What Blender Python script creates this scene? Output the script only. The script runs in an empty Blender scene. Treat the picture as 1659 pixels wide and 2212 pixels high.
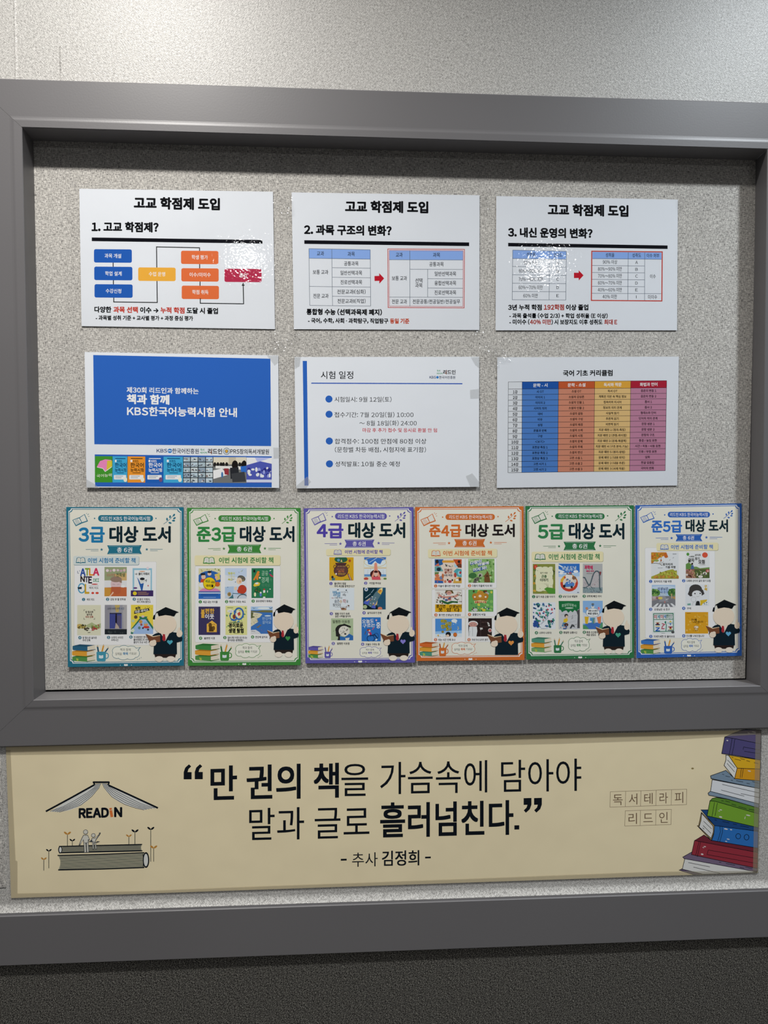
import bpy, bmesh, math, random
from mathutils import Vector, Matrix
from mathutils.geometry import tessellate_polygon

S = bpy.context.scene
COL = S.collection
# ------------------------------------------------------------------ camera
# wall frame used for the survey: x right, y up, z towards the viewer, origin = middle of the pin panel
Z0 = 1.45                      # height of the pin panel's middle above the floor
FPX = 1534.0                   # focal length in pixels of the 1659 x 2212 frame
ANG = (-0.0370, -0.0605, -0.0015)
EYE = (-0.0987, -0.0979, 1.0862)


def rot(a, b, c):
    return Matrix.Rotation(c, 3, 'Z') @ Matrix.Rotation(b, 3, 'Y') @ Matrix.Rotation(a, 3, 'X')


RC = rot(*ANG)
EYEV = Vector(EYE)


def W(x, y, z):
    """wall frame -> scene axes"""
    return Vector((x, -z, y + Z0))


cam = bpy.data.cameras.new('camera')
cam.sensor_fit = 'HORIZONTAL'
cam.sensor_width = 36.0
cam.lens = 36.0 * FPX / 1659.0
cam.clip_start = 0.01
camo = bpy.data.objects.new('camera', cam)
COL.objects.link(camo)
A = Matrix(((1, 0, 0), (0, 0, -1), (0, 1, 0)))
camo.matrix_world = Matrix.Translation(W(*EYE)) @ (A @ RC).to_4x4()
S.camera = camo

# ------------------------------------------------------------------ light
world = bpy.data.worlds.new('world')
S.world = world
world.use_nodes = True
wt = world.node_tree
bg = wt.nodes['Background']
tc = wt.nodes.new('ShaderNodeTexCoord')
sx = wt.nodes.new('ShaderNodeSeparateXYZ')
wr = wt.nodes.new('ShaderNodeValToRGB')
wt.links.new(tc.outputs['Generated'], sx.inputs[0])
wt.links.new(sx.outputs['Z'], wr.inputs[0])
wt.links.new(wr.outputs[0], bg.inputs['Color'])
# dim room at eye level, light ceiling overhead
for e_, (p_, c_) in zip(list(wr.color_ramp.elements) + [wr.color_ramp.elements.new(.5)], ((0.0, (.045, .045, .047)), (1.0, (.66, .66, .66)), (.42, (.09, .09, .092)))):
    e_.position = p_
    e_.color = c_ + (1,)
bg.inputs['Strength'].default_value = 1.0


def downlight(name, x, h, d, power, col, spread, r=0.085):
    L = bpy.data.lights.new(name, 'AREA')
    L.shape = 'DISK'
    L.size = 2 * r
    L.energy = power
    L.color = col
    L.spread = math.radians(spread)
    o = bpy.data.objects.new(name, L)
    COL.objects.link(o)
    o.location = W(x, EYE[1] + h, d)


CEIL = 1.2                     # lamps this far above the camera
downlight('ceiling_downlight', -0.50, CEIL, 0.68, 22.5, (1.0, 0.97, 0.925), 140, .055)
downlight('ceiling_downlight', 0.93, CEIL, 0.68, 19.5, (0.88, 0.95, 1.0), 140, .055)
downlight('ceiling_downlight', -0.59, CEIL, 2.75, 8, (1.0, 0.99, 0.97), 170, .07)
downlight('ceiling_downlight', 1.00, CEIL, 2.75, 8, (0.97, 0.99, 1.0), 170, .07)

vs = S.view_settings
vs.view_transform = 'Standard'
vs.look = 'None'
vs.gamma = 1.0
vs.exposure = -0.46
vs.use_curve_mapping = False

# ------------------------------------------------------------------ survey: reading on the photograph -> point of a wall plane


def on_plane(px, py, z):
    d = RC @ Vector(((px - 829.5) / FPX, -(py - 1106.0) / FPX, -1.0))
    t = (z - EYEV.z) / d.z
    p = EYEV + d * t
    return p.x, p.y


# ------------------------------------------------------------------ materials


def lin(c):
    c /= 255.0
    return c / 12.92 if c <= 0.04045 else ((c + 0.055) / 1.055) ** 2.4


def hexlin(h):
    h = h.lstrip('#')
    if len(h) == 3:
        h = ''.join(q * 2 for q in h)
    return tuple(lin(int(h[i:i + 2], 16)) for i in (0, 2, 4))


GAIN = 1.22                    # print colours as read under the room light -> reflectance
_mats = {}


def ink(h, rough=0.6, spec=0.04):
    k = (h, rough, spec)
    if k not in _mats:
        m = bpy.data.materials.new('print_' + h.lstrip('#'))
        m.use_nodes = True
        b = m.node_tree.nodes['Principled BSDF']
        c = hexlin(h)
        b.inputs['Base Color'].default_value = tuple(min(0.86, q * GAIN) for q in c) + (1,)
        b.inputs['Roughness'].default_value = rough
        b.inputs['Specular IOR Level'].default_value = spec
        _mats[k] = m
    return _mats[k]


class NT:
    def __init__(s, name):
        s.m = bpy.data.materials.new(name)
        s.m.use_nodes = True
        s.t = s.m.node_tree
        s.b = s.t.nodes['Principled BSDF']
        s.out = s.t.nodes['Material Output']

    def n(s, kind, **kw):
        q = s.t.nodes.new('ShaderNode' + kind)
        for k, v in kw.items():
            setattr(q, k, v)
        return q

    def l(s, a, b):
        s.t.links.new(a, b)

    def math(s, op, a, b=None):
        q = s.n('Math', operation=op)
        for i, v in enumerate((a, b)):
            if v is None:
                continue
            if isinstance(v, (int, float)):
                q.inputs[i].default_value = v
            else:
                s.l(v, q.inputs[i])
        return q.outputs[0]

    def noise(s, scale, rotz=0.0, detail=1.0, rough=0.5):
        """noise stretched in the wall plane; scale = cells per metre (x, y)"""
        if not hasattr(s, 'pos'):
            s.pos = s.n('NewGeometry').outputs['Position']
        mp = s.n('Mapping', vector_type='POINT')
        mp.inputs['Rotation'].default_value = (0, rotz, 0)
        s.l(s.pos, mp.inputs['Vector'])
        m2 = s.n('Mapping', vector_type='POINT')
        m2.inputs['Scale'].default_value = (scale[0], min(scale), scale[1])
        s.l(mp.outputs[0], m2.inputs['Vector'])
        q = s.n('TexNoise')
        q.inputs['Scale'].default_value = 1.0
        q.inputs['Detail'].default_value = detail
        q.inputs['Roughness'].default_value = rough
        s.l(m2.outputs[0], q.inputs['Vector'])
        return q.outputs['Fac']

    def ramp(s, f, stops):
        r = s.n('ValToRGB')
        e = r.color_ramp.elements
        while len(e) < len(stops):
            e.new(0.5)
        for k, (p, c) in zip(e, stops):
            k.position = p
            k.color = tuple(c) + (1,)
        s.l(f, r.inputs[0])
        return r.outputs[0]

    def bump(s, h, strength, dist):
        q = s.n('Bump')
        q.inputs['Strength'].default_value = strength
        q.inputs['Distance'].default_value = dist
        s.l(h, q.inputs['Height'])
        return q.outputs[0]


def fabric_material():
    n = NT('woven_pin_fabric')
    a = n.noise((190, 760))
    b = n.noise((760, 210))
    c = n.noise((1100, 1100), detail=0)
    big = n.noise((40, 40), detail=2)
    v = n.math('MAXIMUM', a, b)
    v = n.math('ADD', v, n.math('MULTIPLY', n.math('SUBTRACT', c, 0.5), 0.40))
    v = n.math('ADD', v, n.math('MULTIPLY', n.math('SUBTRACT', big, 0.5), 0.10))
    col = n.ramp(v, [(0.34, (0.13, 0.125, 0.12)), (0.46, (0.36, 0.345, 0.325)), (0.60, (0.55, 0.53, 0.495)), (0.78, (0.82, 0.79, 0.74))])
    n.l(col, n.b.inputs['Base Color'])
    n.b.inputs['Roughness'].default_value = 0.9
    n.b.inputs['Specular IOR Level'].default_value = 0.1
    n.l(n.bump(v, 0.35, 0.0006), n.b.inputs['Normal'])
    return n.m


def wallpaper_material():
    n = NT('embossed_wallpaper')
    a = n.noise((260, 900), math.radians(45))
    b = n.noise((260, 900), math.radians(-45))
    c = n.noise((1000, 1000), detail=0)
    v = n.math('MAXIMUM', a, b)
    v = n.math('ADD', v, n.math('MULTIPLY', n.math('SUBTRACT', c, 0.5), 0.3))
    col = n.ramp(v, [(0.40, (0.29, 0.281, 0.267)), (0.55, (0.50, 0.488, 0.465)), (0.72, (0.70, 0.685, 0.655))])
    n.l(col, n.b.inputs['Base Color'])
    n.b.inputs['Roughness'].default_value = 0.40
    n.b.inputs['Specular IOR Level'].default_value = 0.5
    n.l(n.bump(v, 0.5, 0.0007), n.b.inputs['Normal'])
    return n.m


def dark_material():
    n = NT('charcoal_woven_wallcovering')
    a = n.noise((420, 900), math.radians(45))
    c = n.noise((1000, 1000), detail=1)
    sp = n.n('SeparateXYZ')
    n.l(n.pos, sp.inputs[0])
    k = 2 * math.pi / 0.0027
    u = n.math('SINE', n.math('MULTIPLY', n.math('ADD', sp.outputs['X'], sp.outputs['Z']), k * .75))
    w = n.math('SINE', n.math('MULTIPLY', n.math('SUBTRACT', sp.outputs['X'], sp.outputs['Z']), k * .75))
    t = n.math('MULTIPLY', n.math('MULTIPLY', u, w), 0.10)
    v = n.math('ADD', n.math('ADD', n.math('MULTIPLY', a, 0.5), n.math('MULTIPLY', c, 0.5)), t)
    col = n.ramp(v, [(0.40, (0.012, 0.0115, 0.011)), (0.51, (0.055, 0.052, 0.047)), (0.65, (0.36, 0.345, 0.305))])
    n.l(col, n.b.inputs['Base Color'])
    n.b.inputs['Roughness'].default_value = 0.85
    n.b.inputs['Specular IOR Level'].default_value = 0.1
    n.l(n.bump(v, 0.4, 0.0006), n.b.inputs['Normal'])
    return n.m


def paint_material():
    n = NT('grey_satin_paint')
    a = n.noise((3, 3), detail=2)
    b = n.noise((380, 380), detail=1)
    col = n.ramp(a, [(0.3, (0.142, 0.137, 0.142)), (0.7, (0.153, 0.148, 0.153))])
    n.l(col, n.b.inputs['Base Color'])
    n.b.inputs['Roughness'].default_value = 0.42
    n.b.inputs['Specular IOR Level'].default_value = 0.5
    n.l(n.bump(b, 0.04, 0.001), n.b.inputs['Normal'])
    return n.m


def film_material(name, bumps, fac, haze=0.0, hazecol=(0.7, 0.7, 0.68), rough=0.09, dist=0.001):
    """clear plastic: looks through, mirrors the lamps"""
    n = NT(name)
    n.t.nodes.remove(n.b)
    fr = n.n('Fresnel')
    geo = n.n('NewGeometry')
    # same mirror share from either face of the thin film
    n.l(n.math('SUBTRACT', 1.5, n.math('MULTIPLY', geo.outputs['Backfacing'], 1.5 - 1 / 1.5)), fr.inputs['IOR'])
    tr = n.n('BsdfTransparent')
    gl = n.n('BsdfGlossy')
    gl.inputs['Roughness'].default_value = rough
    nrm = None
    for sc, st, det in bumps:
        q = n.n('Bump')
        q.inputs['Strength'].default_value = st
        q.inputs['Distance'].default_value = dist
        n.l(n.noise(sc, detail=det), q.inputs['Height'])
        if nrm is not None:
            n.l(nrm, q.inputs['Normal'])
        nrm = q.outputs[0]
    n.l(nrm, gl.inputs['Normal'])
    base = tr.outputs[0]
    if haze:
        df = n.n('BsdfDiffuse')
        df.inputs['Color'].default_value = hazecol + (1,)
        mh = n.n('MixShader')
        mh.inputs[0].default_value = haze
        n.l(tr.outputs[0], mh.inputs[1])
        n.l(df.outputs[0], mh.inputs[2])
        base = mh.outputs[0]
    mx = n.n('MixShader')
    n.l(n.math('MULTIPLY', fr.outputs[0], fac), mx.inputs[0])
    n.l(base, mx.inputs[1])
    n.l(gl.outputs[0], mx.inputs[2])
    n.l(mx.outputs[0], n.out.inputs['Surface'])
    return n.m


def plain(name, c, rough=0.8, spec=0.2):
    n = NT(name)
    n.b.inputs['Base Color'].default_value = tuple(c) + (1,)
    n.b.inputs['Roughness'].default_value = rough
    n.b.inputs['Specular IOR Level'].default_value = spec
    return n.m


def paper_material(name, h, var=0.03, rough=0.5, spec=0.3, bump=0.15):
    n = NT(name)
    c = [min(0.93, q * GAIN) for q in hexlin(h)]
    a = n.noise((9, 9), detail=3)
    col = n.ramp(a, [(0.3, [q * (1 - var) for q in c]), (0.7, [min(.94, q * (1 + var)) for q in c])])
    n.l(col, n.b.inputs['Base Color'])
    n.b.inputs['Roughness'].default_value = rough
    n.b.inputs['Specular IOR Level'].default_value = spec
    n.l(n.bump(n.noise((14, 11), detail=2), bump, 0.004), n.b.inputs['Normal'])
    return n.m


M_FABRIC = fabric_material()
M_WALL = wallpaper_material()
M_DARK = dark_material()
M_PAINT = paint_material()
M_BACK = plain('black_backing', (0.004, 0.004, 0.004))
M_FILM = film_material('clear_laminate', [((11, 11), 0.10, 1), ((85, 85), 0.11, 2), ((330, 330), 0.07, 0)], 1.0, rough=0.045)
M_TAPE = film_material('clear_sticky_tape', [((420, 300), 0.3, 0)], 1.0, rough=0.13)
M_DULL = film_material('frosted_sticky_tape', [((90, 90), 0.3, 1)], 0.5, haze=0.30, hazecol=(0.55, 0.56, 0.55), rough=0.35)
M_EDGE = film_material('yellowed_sticky_tape', [((60, 60), 0.25, 1)], 0.5, haze=0.36, hazecol=(0.46, 0.41, 0.29), rough=0.3)
M_WHITE = paper_material('white_copy_paper', '#d2d6dc', 0.012)
M_POSTER = paper_material('poster_paper', '#d7d5c8', 0.02, 0.45, 0.35, 0.25)
M_BANNER = paper_material('cream_banner_paper', '#e1d3b0', 0.03, 0.42, 0.35, 0.3)

# ------------------------------------------------------------------ objects


def link(o, parent=None):
    COL.objects.link(o)
    if parent is not None:
        o.parent = parent
    return o


def mesh_obj(name, verts, faces, mats, parent=None, mi=None, smooth=False):
    me = bpy.data.meshes.new(name)
    me.from_pydata([tuple(v) for v in verts], [], faces)
    for m in (mats if isinstance(mats, (list, tuple)) else [mats]):
        me.materials.append(m)
    if mi:
        me.polygons.foreach_set('material_index', mi)
    if smooth:
        me.polygons.foreach_set('use_smooth', [True] * len(me.polygons))
    me.update()
    return link(bpy.data.objects.new(name, me), parent)


def structure(o):
    o['kind'] = 'structure'
    return o


def thing(name, label, cat, loc, group=None):
    o = bpy.data.objects.new(name, None)
    o.empty_display_size = 0.02
    o.location = loc
    o['label'] = label
    o['category'] = cat
    if group:
        o['group'] = group
    return link(o)


D = 0.0377       # frame front, ahead of the pin panel
ZW = 0.0310      # wallpaper plane
ZB = -0.004      # black backing behind the panel


def front(px, py, z):
    x, y = on_plane(px, py, z)
    return x, y


# frame corners on its front (inner edge) and the pin panel's opening at the back
INF = [front(47.5, 275, D), front(1658, 322, D), front(1642.8, 1481.5, D), front(72.3, 1512, D)]
INB = [front(72, 304, 0), front(1633, 346, 0), front(1613.5, 1468.5, 0), front(97.7, 1495, 0)]
ytl = on_plane(48, 169.5, D)[1]
ytr = on_plane(1658, 220.5, D)[1]
ybl = on_plane(72, 1613.0, D)[1]
ybr = on_plane(1642, 1574.0, D)[1]
wl = 0.074
OUT = [(INF[0][0] - wl, ytl), (INF[1][0] + wl, ytr), (INF[2][0] + wl, ybr), (INF[3][0] - wl, ybl)]

# ------------------------------------------------------------------ setting
railT = [on_plane(0, 1979.5, ZW + .007), on_plane(1659, 1924.0, ZW + .007)]
railB = [on_plane(0, 2087.0, ZW + .007), on_plane(1659, 2025.0, ZW + .007)]


def along(seg, x):
    (x0, y0), (x1, y1) = seg
    return y0 + (y1 - y0) * (x - x0) / (x1 - x0)


XL, XR, YT, YF = -1.9, 2.1, 1.25, -Z0
# upper wall: a sheet with the board's opening cut out, its foot curved outward to imitate light reflected up by the rail
v, f = [], []


def addq(*q):
    i = len(v)
    v.extend(W(*p) for p in q)
    f.append(tuple(range(i, i + len(q))))


ov = 0.03
h = [(OUT[0][0] + ov, OUT[0][1] - ov), (OUT[1][0] - ov, OUT[1][1] - ov), (OUT[2][0] - ov, OUT[2][1] + ov), (OUT[3][0] + ov, OUT[3][1] + ov)]
roll = 0.0145


def foot(x, k=0.0):
    return along(railT, x) + k


addq((XL, h[0][1], ZW), (h[0][0], h[0][1], ZW), (h[0][0], YT, ZW), (XL, YT, ZW))
addq((h[0][0], h[0][1], ZW), (h[1][0], h[1][1], ZW), (h[1][0], YT, ZW), (h[0][0], YT, ZW))
addq((h[1][0], h[1][1], ZW), (XR, h[1][1], ZW), (XR, YT, ZW), (h[1][0], YT, ZW))
addq((XL, h[3][1], ZW), (h[3][0], h[3][1], ZW), (h[0][0], h[0][1], ZW), (XL, h[0][1], ZW))
addq((h[2][0], h[2][1], ZW), (XR, h[2][1], ZW), (XR, h[1][1], ZW), (h[1][0], h[1][1], ZW))
xs = [XL, h[3][0], h[2][0], XR]
ys = [h[3][1], h[3][1], h[2][1], h[2][1]]
for i in range(3):
    addq((xs[i], foot(xs[i], roll), ZW), (xs[i + 1], foot(xs[i + 1], roll), ZW), (xs[i + 1], ys[i + 1], ZW), (xs[i], ys[i], ZW))
prof = []  # added outward curve, shaped to catch light as the bright strip above the rail
for i in range(7):
    t = i / 6.0
    prof.append((roll * (1 - t) + 0.0035 * t, 0.0052 * t ** 1.7))
for (k0, z0), (k1, z1) in zip(prof, prof[1:]):
    addq((XL, foot(XL, k1), ZW + z1), (XR, foot(XR, k1), ZW + z1), (XR, foot(XR, k0), ZW + z0), (XL, foot(XL, k0), ZW + z0))
addq((XL, foot(XL, -0.02), ZW + .0052), (XR, foot(XR, -0.02), ZW + .0052), (XR, foot(XR, .0035), ZW + .0052), (XL, foot(XL, .0035), ZW + .0052))
xs_, ys_ = on_plane(30, 100, ZW)
for a, c_ in ((0.0, 0.0045), (0.062, 0.0025)):       # a seam and a crease in the paper above the board
    y0_ = OUT[0][1] - .01
    y1_ = YT if a == 0 else OUT[0][1] + .05
    m_ = xs_ + a + c_ / 2
    addq((xs_ + a, y0_, ZW), (m_, y0_, ZW + .0009), (m_, y1_, ZW + .0009), (xs_ + a, y1_, ZW))
    addq((m_, y0_, ZW + .0009), (xs_ + a + c_, y0_, ZW), (xs_ + a + c_, y1_, ZW), (m_, y1_, ZW + .0009))
structure(mesh_obj('wall_back', v, f, M_WALL))

v, f = [], []
addq((XL, YF, ZW), (XR, YF, ZW), (XR, along(railB, XR) + .02, ZW), (XL, along(railB, XL) + .02, ZW))
structure(mesh_obj('wall_lower', v, f, M_DARK))

v, f = [], []
addq((XL, YF, ZW - .02), (XR, YF, ZW - .02), (XR, YF, 2.6), (XL, YF, 2.6))
structure(mesh_obj('floor', v, f, plain('grey_floor_tile', (0.16, 0.155, 0.15), 0.5)))

# a strip of the board fabric left on the wallpaper beside the banner
v, f = [], []
q_ = [on_plane(px, py, ZW) for px, py in ((-22, 1641), (3, 1640), (13.5, 1916), (-14, 1917))]
for z in (ZW + .0009, ZW):
    v += [W(x, y, z) for x, y in q_]
f = [(3, 2, 1, 0), (0, 1, 5, 4), (1, 2, 6, 5), (2, 3, 7, 6), (3, 0, 4, 7)]
o = mesh_obj('fabric_strip', v, f, M_FABRIC)
o['label'] = 'narrow strip of beige woven fabric on the wallpaper, left of the cream banner'
o['category'] = 'fabric strip'

# chair rail
v, f = [], []
zr = ZW + .0072
loop = [(railB, 0.0, ZW), (railB, 0.0, zr - .001), (railB, 0.001, zr), (railT, -.0009, zr), (railT, 0.0004, zr - .0012), (railT, 0.0036, ZW + .0050), (railT, .0036, ZW)]
rows = [[W(x, along(s, x) + k, z) for s, k, z in loop] for x in (XL, XR)]
v = rows[0] + rows[1]
n_ = len(loop)
f = [(i, i + n_, (i + 1) % n_ + n_, (i + 1) % n_) for i in range(n_)] + [tuple(range(n_))[::-1], tuple(range(n_, 2 * n_))]
structure(mesh_obj('trim_1', v, f, M_PAINT))

# ------------------------------------------------------------------ notice board
board = thing('notice_board', 'large grey framed notice board with woven beige fabric panel recessed in the wall', 'notice board', W(0, ybl, ZW))
BO = board.location


def loc(p):
    return Vector(p) - BO


def lerp2(a, b, t):
    return (a[0] + (b[0] - a[0]) * t, a[1] + (b[1] - a[1]) * t)


def corner_profile(i):
    """points of the moulding's cross-section at mitre i, from the panel outwards"""
    a, o, b = INF[i], OUT[i], INB[i]
    w = math.hypot(o[0] - a[0], o[1] - a[1]) / 1.414

    def at(d):
        return lerp2(a, o, d / w)
    pts = [(b, ZB), (lerp2(b, a, 0.985), D - .0008), (at(.0008), D)]
    for d, z in ((.0105, D), (.0120, D - .0002), (.0140, D - .0006), (.0165, D - .0008)):
        pts.append((at(d), z))
    pts += [(at(w - .0015), D - .0008), (at(w - .0003), D - .0016), (o, D - .0035), (o, ZW)]
    return [loc(W(p[0], p[1], z)) for p, z in pts]


CP = [corner_profile(i) for i in range(4)]
for i, nm in enumerate(('frame_rail', 'frame_stile', 'frame_rail', 'frame_stile')):
    j = (i + 1) % 4
    e = 0.0003
    P, Q = CP[i], CP[j]
    dirv = [(q - p).normalized() for p, q in zip(P, Q)]
    P = [p + d * e * .5 for p, d in zip(P, dirv)]
    Q = [q - d * e * .5 for q, d in zip(Q, dirv)]
    k = len(P)
    vv = P + Q
    ff = [(a, a + 1, a + 1 + k, a + k) for a in range(k - 1)] + [tuple(range(k)), tuple(range(2 * k - 1, k - 1, -1))]
    mesh_obj(nm, vv, ff, M_PAINT, board)

pc = [on_plane(70.5, 302.5, 0), on_plane(1634.5, 344.5, 0), on_plane(1609.5, 1465.3, 0), on_plane(98.2, 1490.3, 0)]
pv = [loc(W(x, y, 0)) for x, y in pc] + [loc(W(x, y, -.003)) for x, y in pc]
mesh_obj('pin_panel', pv, [(3, 2, 1, 0), (0, 1, 5, 4), (1, 2, 6, 5), (2, 3, 7, 6), (3, 0, 4, 7)], M_FABRIC, board)
bk = [lerp2(INB[i], INB[(i + 2) % 4], -0.004) for i in range(4)]
mesh_obj('backing_board', [loc(W(x, y, ZB + .0005)) for x, y in bk], [(3, 2, 1, 0)], M_BACK, board)

# ------------------------------------------------------------------ lettering
_glyph = {}
WANTED = set()


def form(ch):
    """digits, capitals and marks are drawn in the Korean face's full-width forms"""
    if ch in "0123456789ABCDEFGHIJKLMNOPQRSTUVWXYZ?!().,:%<>~'":
        return chr(ord(ch) + 0xFEE0)
    return ch


def cut_glyphs():
    """outlines of every character that is used, one per line of one text block"""
    chars = sorted(WANTED)
    fonts = bpy.data.scenes.new('lettering')
    for res in (2, 4):
        c = bpy.data.curves.new('lettering', 'FONT')
        c.body = '\n'.join(form(q) for q in chars)
        c.resolution_u = res
        c.fill_mode = 'FRONT'
        c.space_line = 3.0
        o = bpy.data.objects.new('lettering', c)
        fonts.collection.objects.link(o)
        with bpy.context.temp_override(scene=fonts, view_layer=fonts.view_layers[0]):
            dg = bpy.context.evaluated_depsgraph_get()
            m = bpy.data.meshes.new_from_object(o.evaluated_get(dg))
        row = {}
        for p in m.polygons:
            y = m.vertices[p.vertices[0]].co.y
            row.setdefault(int(round((0.38 - y) / 3.0)), []).append(tuple(p.vertices))
        for n, ch in enumerate(chars):
            fs_ = row.get(n, [])
            ids = sorted({a for q in fs_ for a in q})
            at = {a: k for k, a in enumerate(ids)}
            vs_ = [(m.vertices[a].co.x, m.vertices[a].co.y + 3.0 * n) for a in ids]
            _glyph[ch, res] = (vs_, [tuple(at[a] for a in q) for q in fs_])
        bpy.data.objects.remove(o)
        bpy.data.curves.remove(c)
        bpy.data.meshes.remove(m)
    bpy.data.scenes.remove(fonts)


def glyphs(s, bold, res):
    """outline mesh of a string; bold thickens the strokes with shifted copies"""
    V, F = [], []
    x = 0.0
    res = 4 if res > 2 else 2
    for ch in s:
        if ch == ' ':
            x += .26
            continue
        vs_, fs_ = _glyph[ch, res]
        if not vs_:
            x += .5
            continue
        a = min(q[0] for q in vs_)
        e = max(q[0] for q in vs_)
        hang = 0xAC00 <= ord(ch) <= 0xD7A3
        i = len(V)
        off = x if hang else x - a + .055
        V += [(q[0] + off, q[1]) for q in vs_]
        F += [tuple(k + i for k in q) for q in fs_]
        x += .92 if hang else e - a + .11
    x0 = min(q[0] for q in V)
    x1 = max(q[0] for q in V)
    if bold <= 0.003:
        return [V], F, x0, x1
    n = 8 if bold > .025 else 4
    out = [V]
    for i in range(n):
        a = 2 * math.pi * (i + .5) / n
        d = (bold * math.cos(a), bold * math.sin(a)) if n == 8 else (bold * (1 if math.cos(a) > 0 else -1), bold * .8 * (1 if math.sin(a) > 0 else -1))
        out.append([(q + d[0], y + d[1]) for q, y in V])
    return out, F, x0 - bold, x1 + bold


LZ = 0.000008
PARTS = []


class Sheet:
    """a flat sheet hanging on the board; drawings are read from an enlarged view (ox, oy, k)"""

    def __init__(s, name, label, cat, ox, oy, k, corners, z, group=None, warp=0.0, view=None):
        s.ox, s.oy, s.k, s.z, s.warp = ox, oy, k, z, warp
        s.c = corners
        s.P = [s.flat(p) for p in corners]
        x = (s.P[2][0] + s.P[3][0]) / 2
        y = (s.P[2][1] + s.P[3][1]) / 2
        s.root = thing(name, label, cat, W(x, y, z), group)
        s.base = (s.P[0], s.P[1], s.P[2], s.P[3])

    def view(s, ox, oy, k):
        s.ox, s.oy, s.k = ox, oy, k

    def flat(s, p):
        return on_plane(s.ox + p[0] / s.k, s.oy + p[1] / s.k, s.z)

    def lift(s, x, y):
        if not s.warp:
            return 0.0
        (x0, y0), (x1, y1), (x2, y2), (x3, y3) = s.base
        t = ((y0 + y1) / 2 - y) / ((y0 + y1) / 2 - (y2 + y3) / 2)
        return s.warp * t

    def grid(s, u, w):
        """point inside the sheet, u across 0..1, w down 0..1, in the enlarged view"""
        a, b, c, d = s.c
        t = (a[0] + (b[0] - a[0]) * u, a[1] + (b[1] - a[1]) * u)
        q = (d[0] + (c[0] - d[0]) * u, d[1] + (c[1] - d[1]) * u)
        return (t[0] + (q[0] - t[0]) * w, t[1] + (q[1] - t[1]) * w)


def clipped(pts, faces, box):
    """keep what lies inside an upright box"""
    V, F = [], []
    x0, y0, x1, y1 = box
    for q in faces:
        P = [(pts[a][0], pts[a][1]) for a in q]
        for ax, lim, sg in ((0, x0, 1), (0, x1, -1), (1, y0, 1), (1, y1, -1)):
            Q = []
            for a, e in zip(P, P[1:] + P[:1]):
                da, de = (a[ax] - lim) * sg, (e[ax] - lim) * sg
                if da >= 0:
                    Q.append(a)
                if da * de < 0:
                    t = da / (da - de)
                    Q.append((a[0] + (e[0] - a[0]) * t, a[1] + (e[1] - a[1]) * t))
            P = Q
            if not P:
                break
        if len(P) > 2:
            F.append(tuple(range(len(V), len(V) + len(P))))
            V += P
    return V, F


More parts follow.
